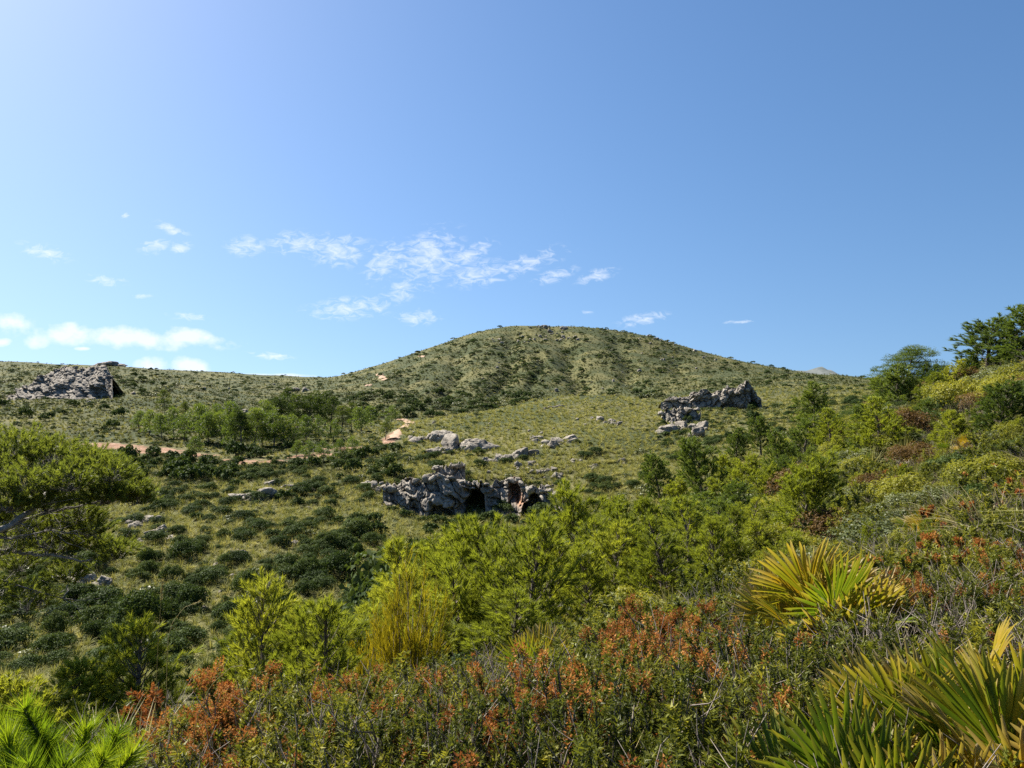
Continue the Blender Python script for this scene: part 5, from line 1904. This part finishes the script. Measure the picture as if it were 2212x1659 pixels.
# undergrowth between them: seedlings, dry twigs, grass
twig = Soup()
g = np.random.default_rng(4)
for k in range(26):
    az = g.uniform(0, 6.28)
    d = unit(np.array([math.cos(az), math.sin(az), g.uniform(.5, 2.2)]))
    p0 = np.append(g.normal(size=2) * .05, 0)
    L = g.uniform(.15, .45)
    tube(twig, np.stack([p0, p0 + d * L * .5 + g.normal(size=3) * .015, p0 + d * L]), np.array([.003, .0022, .001]), 3)
    for _ in range(3):
        q = p0 + d * L * g.uniform(.4, .95)
        e = unit(d + rand_dirs(1, g)[0] * .8)
        tube(twig, np.stack([q, q + e * L * .3]), np.array([.0018, .001]), 3)
UG = [heath(1900, .42, .3, 30, 0, 1.0, .2, 1.3)[1][1], heath(1901, .4, .3, 30, 0, 1.0, .2, 1.3)[1][1], twig.mesh('dry_twigs', M_TWIG), grass_tuft(1902, .4, 40, .006, 1.1, M_STRAW, 4, .08), grass_tuft(1903, .4, 40, .006, 1.0, M_GRASS, 4, .08)]
n = 5200
px = g.uniform(-150, 2360, n)
Y = np.exp(g.uniform(math.log(1.15), math.log(60), n))
k = ~((Y > 9) & (px < 820 + 10 * (Y - 9))) & ~((Y > 24) & (px < 1430))
px, Y = px[k], Y[k]
x = (px - CX) / F * Y
n = len(x)
gn_scatter('undergrowth', UG, x, Y, H(x, Y) - .01, g.uniform(0, 6.28, n), g.uniform(.7, 1.3, n) * (1 + 1.4 * sstep(12, 45, Y)), g.choice([0, 1, 2, 2, 3, 4], n),
           'tangle of dry twigs, grass and seedlings under the heath', 'undergrowth')

# the same maquis goes on to either side of the view
BY = [HE_MID[0][1][1], HE_MID[1][1][1], HE_MID[3][0][1], HE_FAR[0][1][1], SH_OLIVE[0][1][1], SH_NEAR[0][1][1], SH_GREY[0][1][1], TUFTS[0], TUFTS[2], UG[2], UG[3], HE_MID[2][2][1], HE_NEAR[0][1][1], HE_NEAR[1][1][1], HE_NEAR[5][1][1], HE_NEAR[4][0][1]]
n = 5200
az_ = np.where(g.uniform(0, 1, n) < .6, g.uniform(36.5, 100, n), g.uniform(-75, -36.5, n))
r_ = np.exp(g.uniform(math.log(1.6), math.log(45), n))
x = r_ * np.sin(np.radians(az_))
y = r_ * np.cos(np.radians(az_))
k = np.abs(x) > .7 * y + .75
x, y, r_ = x[k], y[k], r_[k]
n = len(x)
kd_ = np.where(r_ < 6.5, g.integers(12, 16, n), g.integers(0, 12, n))
gn_scatter('maquis_thicket', BY, x, y, H(x, y) - .02, g.uniform(0, 6.28, n), g.uniform(.75, 1.2, n) * (1 + 1.0 * sstep(10, 40, r_)), kd_, 'mixed heath and bush thicket going on beside the view', 'thicket')

# ------------------------------------------------------------------ the pine that reaches in from the left
M_PINE_L = leaf_mat('left_pine_needles', [(0, (.058, .075, .018)), (.35, (.108, .132, .028)), (.7, (.185, .21, .04)), (1, (.30, .30, .06))], .45, .5, .2, (1.15, 1.2, .6))
g = np.random.default_rng(12)


def wp(px, py, Y):
    return np.array([(px - CX) / F * Y, Y, EYE + (CY - py) / F * Y])


bx_, by_, bz_ = at(-260, 12.0)
org = np.array([bx_, by_, bz_])
fork = wp(-150, 1150, 11.8)
trunk = np.stack([np.array([bx_, by_, bz_ - .2]), (np.array([bx_, by_, bz_]) + fork) / 2 + np.array([-.15, 0, 0]), fork, wp(-130, 1040, 12), wp(-90, 980, 12.2)])
root = bpy.data.objects.new('pine_tree', None)
COL.objects.link(root)
root.location = org
tag(root, 'spreading pine with bare silvery limbs reaching in from the left edge', 'tree', 'pines on the near slope')
s = Soup()
tube(s, trunk - org, np.array([.2, .17, .15, .09, .05]), 9)
ob('trunk', s.mesh('left_pine_trunk', M_DEADWOOD, True), root)
LIMBS = [([(-150, 1150), (-40, 1165), (20, 1135), (70, 1100), (100, 1060), (160, 1030), (230, 1010)], 11.4, .085),
         ([(30, 1130), (80, 1112), (140, 1100), (200, 1085), (280, 1070)], 11.5, .045),
         ([(-150, 1160), (-30, 1185), (40, 1195), (110, 1200), (180, 1212), (240, 1200)], 11.6, .06),
         ([(-130, 1040), (-40, 1030), (60, 1010), (130, 985)], 11.9, .05), ([(100, 1060), (110, 1030), (90, 990), (60, 965)], 11.6, .03),
         ([(-40, 1165), (40, 1160), (100, 1145), (170, 1150)], 11.3, .03), ([(-150, 1180), (-40, 1240), (60, 1270), (150, 1300)], 11.8, .035)]
lpts = []
for pts, Y, r0 in LIMBS:
    a = np.array([wp(p[0], p[1], Y + (-.75 + .2 * i if r0 > .08 and i < 4 else .15 + .22 * i) + .12 * math.sin(i * 2 + Y * 9)) for i, p in enumerate(pts)])
    r0 = r0 * .72
    tt = np.linspace(0, len(a) - 1, len(a) * 4)
    P = np.stack([np.interp(tt, np.arange(len(a)), a[:, i]) for i in range(3)], 1)
    P = np.concatenate([P[:1], (P[:-2] + P[1:-1] * 2 + P[2:]) / 4, P[-1:]]) + g.normal(size=P.shape) * .012
    s = Soup()
    tube(s, P - org, np.linspace(r0, r0 * .25, len(P)), 6)
    ob('limb', s.mesh('left_pine_limb', M_DEADWOOD, True), root)
    lpts.append(P[3:])
lpts = np.concatenate(lpts)
CL = [(40, 972, 12, 62), (118, 985, 12.1, 58), (-10, 1005, 11.6, 62), (192, 1000, 12.3, 55), (232, 1022, 12, 50), (150, 1038, 11.5, 55), (60, 1045, 11.2, 60), (282, 1060, 12.5, 42), (225, 1070, 12.1, 46), (100, 1085, 11.5, 46),
      (15, 1085, 11.0, 48), (-70, 1000, 11.9, 60), (-110, 1050, 11.6, 60), (170, 1108, 12.6, 42), (252, 1192, 12.9, 38), (205, 1172, 13, 34), (-50, 1120, 11.4, 50), (120, 1135, 12.6, 40), (300, 1075, 12.6, 32), (60, 1120, 12.4, 44),
      (10, 1130, 11.6, 50), (90, 1165, 12.2, 46), (200, 1140, 12.6, 40), (0, 1180, 12.2, 50), (130, 1180, 12.8, 36), (40, 1215, 12.6, 44), (-30, 1270, 12.2, 55), (60, 1300, 12.4, 50), (150, 1240, 12.8, 40)]
crown, tw = Soup(), Soup()
for k, (px, py, Y, rp_) in enumerate(CL):
    c = wp(px, py, Y)
    cr = rp_ * 1.15 * Y / F
    nt_ = int(g.uniform(90, 150)) if py < 1100 else 90
    d = rand_dirs(nt_, g)
    d[:, 2] = np.abs(d[:, 2]) * .9 - .2
    d = unit(d)
    tip = c + d * cr * g.uniform(.5, 1.05, (nt_, 1)) * np.array([1.1, 1.1, .8])
    j = lpts[np.argmin(np.linalg.norm(lpts - c, axis=1))]
    t5 = np.linspace(0, 1, 5)[:, None]
    b0 = c + np.array([0, 0, -.35 * cr])
    tube(tw, j * (1 - t5) + b0 * t5 + g.normal(size=(5, 3)) * .03 * np.sin(t5 * np.pi) - org, np.linspace(.016, .007, 5), 4)
    for q in range(nt_):
        if q % 2 == 0:
            mdl = (b0 + tip[q]) / 2 + g.normal(size=3) * .03 - np.array([0, 0, .03])
            tube(tw, np.stack([b0, mdl, tip[q]]) - org, np.array([.005, .0035, .002]), 3)
    D = unit(d * np.array([1, 1, .6]) + np.array([0, 0, .55]) + g.normal(size=(nt_, 3)) * .25)
    m = 42
    idx = np.repeat(np.arange(nt_), m)
    u = g.uniform(-1, .25, len(idx))
    base = tip[idx] + D[idx] * (u * .11)[:, None]
    perp = unit(np.cross(D[idx], rand_dirs(len(idx), g)))
    dn = unit(D[idx] + perp * g.uniform(.4, 1.0, (len(idx), 1)))
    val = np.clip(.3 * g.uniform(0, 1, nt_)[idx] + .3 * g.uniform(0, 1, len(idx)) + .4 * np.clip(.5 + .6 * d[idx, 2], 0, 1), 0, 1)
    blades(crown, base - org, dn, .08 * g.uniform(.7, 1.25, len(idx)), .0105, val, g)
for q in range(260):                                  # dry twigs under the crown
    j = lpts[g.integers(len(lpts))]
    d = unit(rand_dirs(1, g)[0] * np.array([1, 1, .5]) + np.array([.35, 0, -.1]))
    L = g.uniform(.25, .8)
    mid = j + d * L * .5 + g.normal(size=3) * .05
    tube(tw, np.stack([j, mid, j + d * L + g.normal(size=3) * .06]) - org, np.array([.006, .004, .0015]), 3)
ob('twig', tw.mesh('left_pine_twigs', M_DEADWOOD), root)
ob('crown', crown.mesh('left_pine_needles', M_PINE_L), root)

# the near pine sapling whose shoots come up at the bottom left corner
M_PINE_N = leaf_mat('near_pine_needles', [(0, (.07, .13, .010)), (.35, (.13, .21, .014)), (.7, (.23, .30, .020)), (1, (.38, .40, .035))], .48, .4, .3, (1.25, 1.2, .55), .1, .9)
x_, y_, z_ = at(120, 1.75)
org = np.array([x_, y_, z_])
root = bpy.data.objects.new('young_pine', None)
COL.objects.link(root)
root.location = org
tag(root, 'bright green pine sapling close by, its needle sprays filling the bottom left corner', 'tree', 'pines on the near slope')
wood, nd = Soup(), Soup()
SH = [(52, 1530, 1.75, -8), (15, 1590, 1.65, -20), (105, 1600, 1.8, 12), (185, 1575, 1.85, 10), (252, 1585, 1.9, 22), (225, 1640, 1.75, 30), (140, 1650, 1.65, 5), (60, 1650, 1.6, -8), (285, 1630, 1.8, 38), (-30, 1550, 1.7, -25), (175, 1690, 1.6, 10), (20, 1690, 1.55, -15)]
tube(wood, np.array([[0, 0, -.05], [.01, .02, .25], [0, .01, .5]]), np.array([.018, .014, .009]), 6)
for k, (px, py, Y, an) in enumerate(SH):
    tip = wp(px, py, Y)
    d = unit(np.array([math.sin(R(an)), g.normal() * .25, math.cos(R(an))]))
    L = .15
    b0 = tip - d * L
    j = org + np.array([0, .01, .12 + .03 * k])
    t4 = np.linspace(0, 1, 5)[:, None]
    tube(wood, j * (1 - t4) + b0 * t4 - np.array([0, 0, .07]) * np.sin(t4 * np.pi) - org, np.linspace(.009, .005, 5), 5)
    tube(wood, np.stack([b0, tip]) - org, np.array([.005, .0035]), 5)
    n_ = 800
    u = g.uniform(-.5, 1.0, n_)
    base = b0 + d * (L * u)[:, None]
    perp = unit(np.cross(np.repeat(d[None], n_, 0), rand_dirs(n_, g)))
    dn = unit(d * (.55 + .5 * np.clip(u, 0, 1))[:, None] + perp * g.uniform(.55, 1.0, (n_, 1)))
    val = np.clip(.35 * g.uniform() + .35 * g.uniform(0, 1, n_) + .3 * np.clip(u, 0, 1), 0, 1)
    blades(nd, base - org, dn, .066 * g.uniform(.75, 1.2, n_), .0028, val, g)
ob('trunk', wood.mesh('sapling_wood', M_BARK), root)
ob('crown', nd.mesh('sapling_needles', M_PINE_N), root)

# a few tall dry grass stalks
for k, (pts, Y, lab) in enumerate([([(337, 1492), (341, 1400), (347, 1310), (351, 1257)], 3.2, 'tall thin grass stalk with a seed head standing before the left slope'),
                                   ([(362, 1380), (372, 1345), (398, 1312), (430, 1300)], 3.4, 'thin dry stalk bending over to the right beside the tall one'),
                                   ([(420, 1560), (455, 1480), (500, 1440), (520, 1438)], 3.0, 'thin arched straw stalk above the rusty heath')]):
    s = Soup()
    P = np.array([wp(a_, b_, Y) for a_, b_ in pts])
    gz = ground(P[0, 0], P[0, 1])
    P = np.concatenate([[[P[0, 0] - .02, P[0, 1], gz - .02]], P])
    tt = np.linspace(0, len(P) - 1, 14)
    P = np.stack([np.interp(tt, np.arange(len(P)), P[:, i]) for i in range(3)], 1)
    org = P[0].copy()
    tube(s, P - org, np.linspace(.0014, .0008, 14), 4, a=.2)
    n_ = 90 if k == 0 else 24
    u = g.uniform(.86 if k else .8, 1.0, n_) * 13
    b0 = np.stack([np.interp(u, np.arange(14), P[:, i]) for i in range(3)], 1) - org
    blades(s, b0, unit(unit(P[-1] - P[-3]) + rand_dirs(n_, g) * .45), g.uniform(.012, .025, n_), .003, g.uniform(.1, .6, n_), g)
    tag(ob('grass_stalk', s.mesh('grass_stalk', M_STRAW), None, org), lab, 'grass')

# ------------------------------------------------------------------ labels: say which one
bpy.context.view_layer.update()
LAND = [(1180, 1350, 'the small central fan palm'), (1778, 1380, 'the large orange-tipped fan palm'), (1900, 1560, 'the near palm thicket'), (885, 1300, 'the golden yellow shrub'), (700, 1340, 'the soft yellowish pine'),
        (1030, 1240, 'the tall green young pine'), (1150, 1240, 'the yellow-green central pine'), (1490, 1170, 'the bright feathery pine'), (1735, 1100, 'the broad feathery pine'), (1895, 930, 'the large yellow-green pine'),
        (305, 1420, 'the rounded young pine'), (150, 1600, 'the near pine sprays'), (2140, 1130, 'the blond tussock'), (1520, 1040, 'the tall mid green pine'), (1955, 790, 'the flat-topped skyline pine'),
        (2140, 900, 'the broad pine below the path'), (270, 1540, 'the arching straw tuft'), (1060, 1520, 'the big central rust cluster'), (2100, 1300, 'the dark heath at right'), (650, 1072, 'the broad shrub by pale rocks'),
        (770, 1160, 'the large round shrub'), (545, 1085, 'the rounded grey boulder'), (320, 1140, 'the pale block cluster'), (170, 1258, 'the pale flat stones'), (940, 1080, 'the cave cliff'), (1180, 1080, 'the two hollows'),
        (1000, 968, 'the large grey outcrop'), (860, 930, 'the dirt track bend'), (330, 965, 'the red earth'), (665, 900, 'the tall grove pines'), (440, 930, 'the bushy grove pines'), (1530, 860, 'the long crag'),
        (130, 830, 'the far left cliff'), (1240, 850, 'the grassy spur top'), (1200, 705, 'the summit rocks'), (820, 815, 'the bare track scar'), (1430, 735, 'the shoulder rocks'), (1600, 790, 'the right hill shoulder')]
ORD = ['leftmost', 'second from left', 'third from left', 'fourth from left', 'fifth from left', 'sixth from left', 'seventh from left', 'eighth from left', 'ninth from left', 'tenth from left', 'eleventh from left', 'twelfth from left', 'thirteenth from left', 'fourteenth from left', 'fifteenth from left', 'sixteenth from left', 'seventeenth from left', 'eighteenth from left']
seen_l = {}
for o in SC.objects:
    if o.parent is None and 'label' in o and o.get('kind') != 'stuff':
        seen_l.setdefault(o['label'], []).append(o)


def pix(o):
    v = o.location
    Y = max(v.y, .5)
    return CX + F * v.x / Y, CY - F * (v.z + .3 - EYE) / Y


SHORT = {'dark mastic shrub in the dense band below the bare red earth': 'dark shrub of the dense band', 'dark green shrub on the slope between the pine grove and the cave': 'mid-slope shrub',
         'dark shrub in the shaded ravine at the left': 'ravine shrub', 'dark rounded shrub low on the left-hand slope': 'rounded shrub low on the slope', 'lone dark shrub dotted over the pale grass left of the cave': 'lone dark shrub',
         'dark shrub at the slope foot behind the young pines': 'dark shrub at the slope foot', 'leafy green shrub crowding the foot of the cave cliff': 'leafy green shrub at the cliff foot',
         'dark shrub in the wooded hollow at the foot of the main hill': 'dark hollow shrub', 'small dark bush dotted on the right flank of the main hill': 'small dark hillside bush', 'green bush clinging round the long crag on the spur': 'green crag-side bush',
         'dark bush on the hillside under the far left cliff': 'dark hillside bush', 'dark bush right beside the far left cliff': 'dark cliff-side bush', 'tall dark pine with bare trunk in the valley grove': 'tall dark bare-trunked pine',
         'bushy mid green pine in the valley grove': 'bushy mid green pine', 'small glossy dark shrub among heath and pines on the near slope': 'small glossy dark shrub', 'grey-green rosemary-like bush on the near slope': 'grey-green rosemary-like bush',
         'yellow-green leafy bush on the near slope': 'yellow-green leafy bush', 'dry reddish brown bush on the near slope': 'dry reddish brown bush', 'green grass tuft scattered between bushes on the near slope': 'green grass tuft',
         'straw-coloured grass tuft scattered between bushes on the near slope': 'straw-coloured grass tuft'}
for lab, os_ in list(seen_l.items()):
    if len(os_) < 2:
        continue
    base = SHORT.get(lab, lab).replace('light green pine in the dense belt', 'light green pine').replace('half dead heath bush of bare grey twigs', 'half dead grey-twigged heath bush').replace('heath bush with few rust heads', 'sparsely flowered heath bush').replace('heath bush topped with rust-coloured heads', 'rust-topped heath bush').replace('heath bush thick with rust-orange heads', 'rust-orange heath bush')
    for tail in (' along the bottom edge', ' in the near heath belt', ' in the middle of the heath', ' among the young pines', ' up on the right slope'):
        base = base.replace(tail, '')
    sizes = sorted(o.scale[2] for o in os_)
    for o in os_:
        px, py = pix(o)
        a, b, nm = min(LAND, key=lambda l: ((l[0] - px) / 1.4) ** 2 + (l[1] - py) ** 2)
        dx, dy = px - a, py - b
        if abs(dx) > abs(dy) * 1.5:
            rel = 'left of' if dx < 0 else 'right of'
        elif abs(dy) > abs(dx) * 1.5:
            rel = 'above' if dy < 0 else 'below'
        else:
            rel = ('above left of' if dy < 0 else 'below left of') if dx < 0 else ('above right of' if dy < 0 else 'below right of')
        far = 'close ' if math.hypot(dx / 1.4, dy) < 55 else ''
        o['label'] = base + ', ' + far + rel + ' ' + nm
again = {}
for o in SC.objects:
    if o.parent is None and 'label' in o and o.get('kind') != 'stuff':
        again.setdefault(o['label'], []).append(o)
for lab, os_ in again.items():
    if 1 < len(os_) <= 18 and len(lab.split()) <= 13:
        for k, o in enumerate(sorted(os_, key=lambda q: pix(q)[0])):
            o['label'] = lab + ', ' + (ORD[k] if k < len(os_) - 1 else 'rightmost')
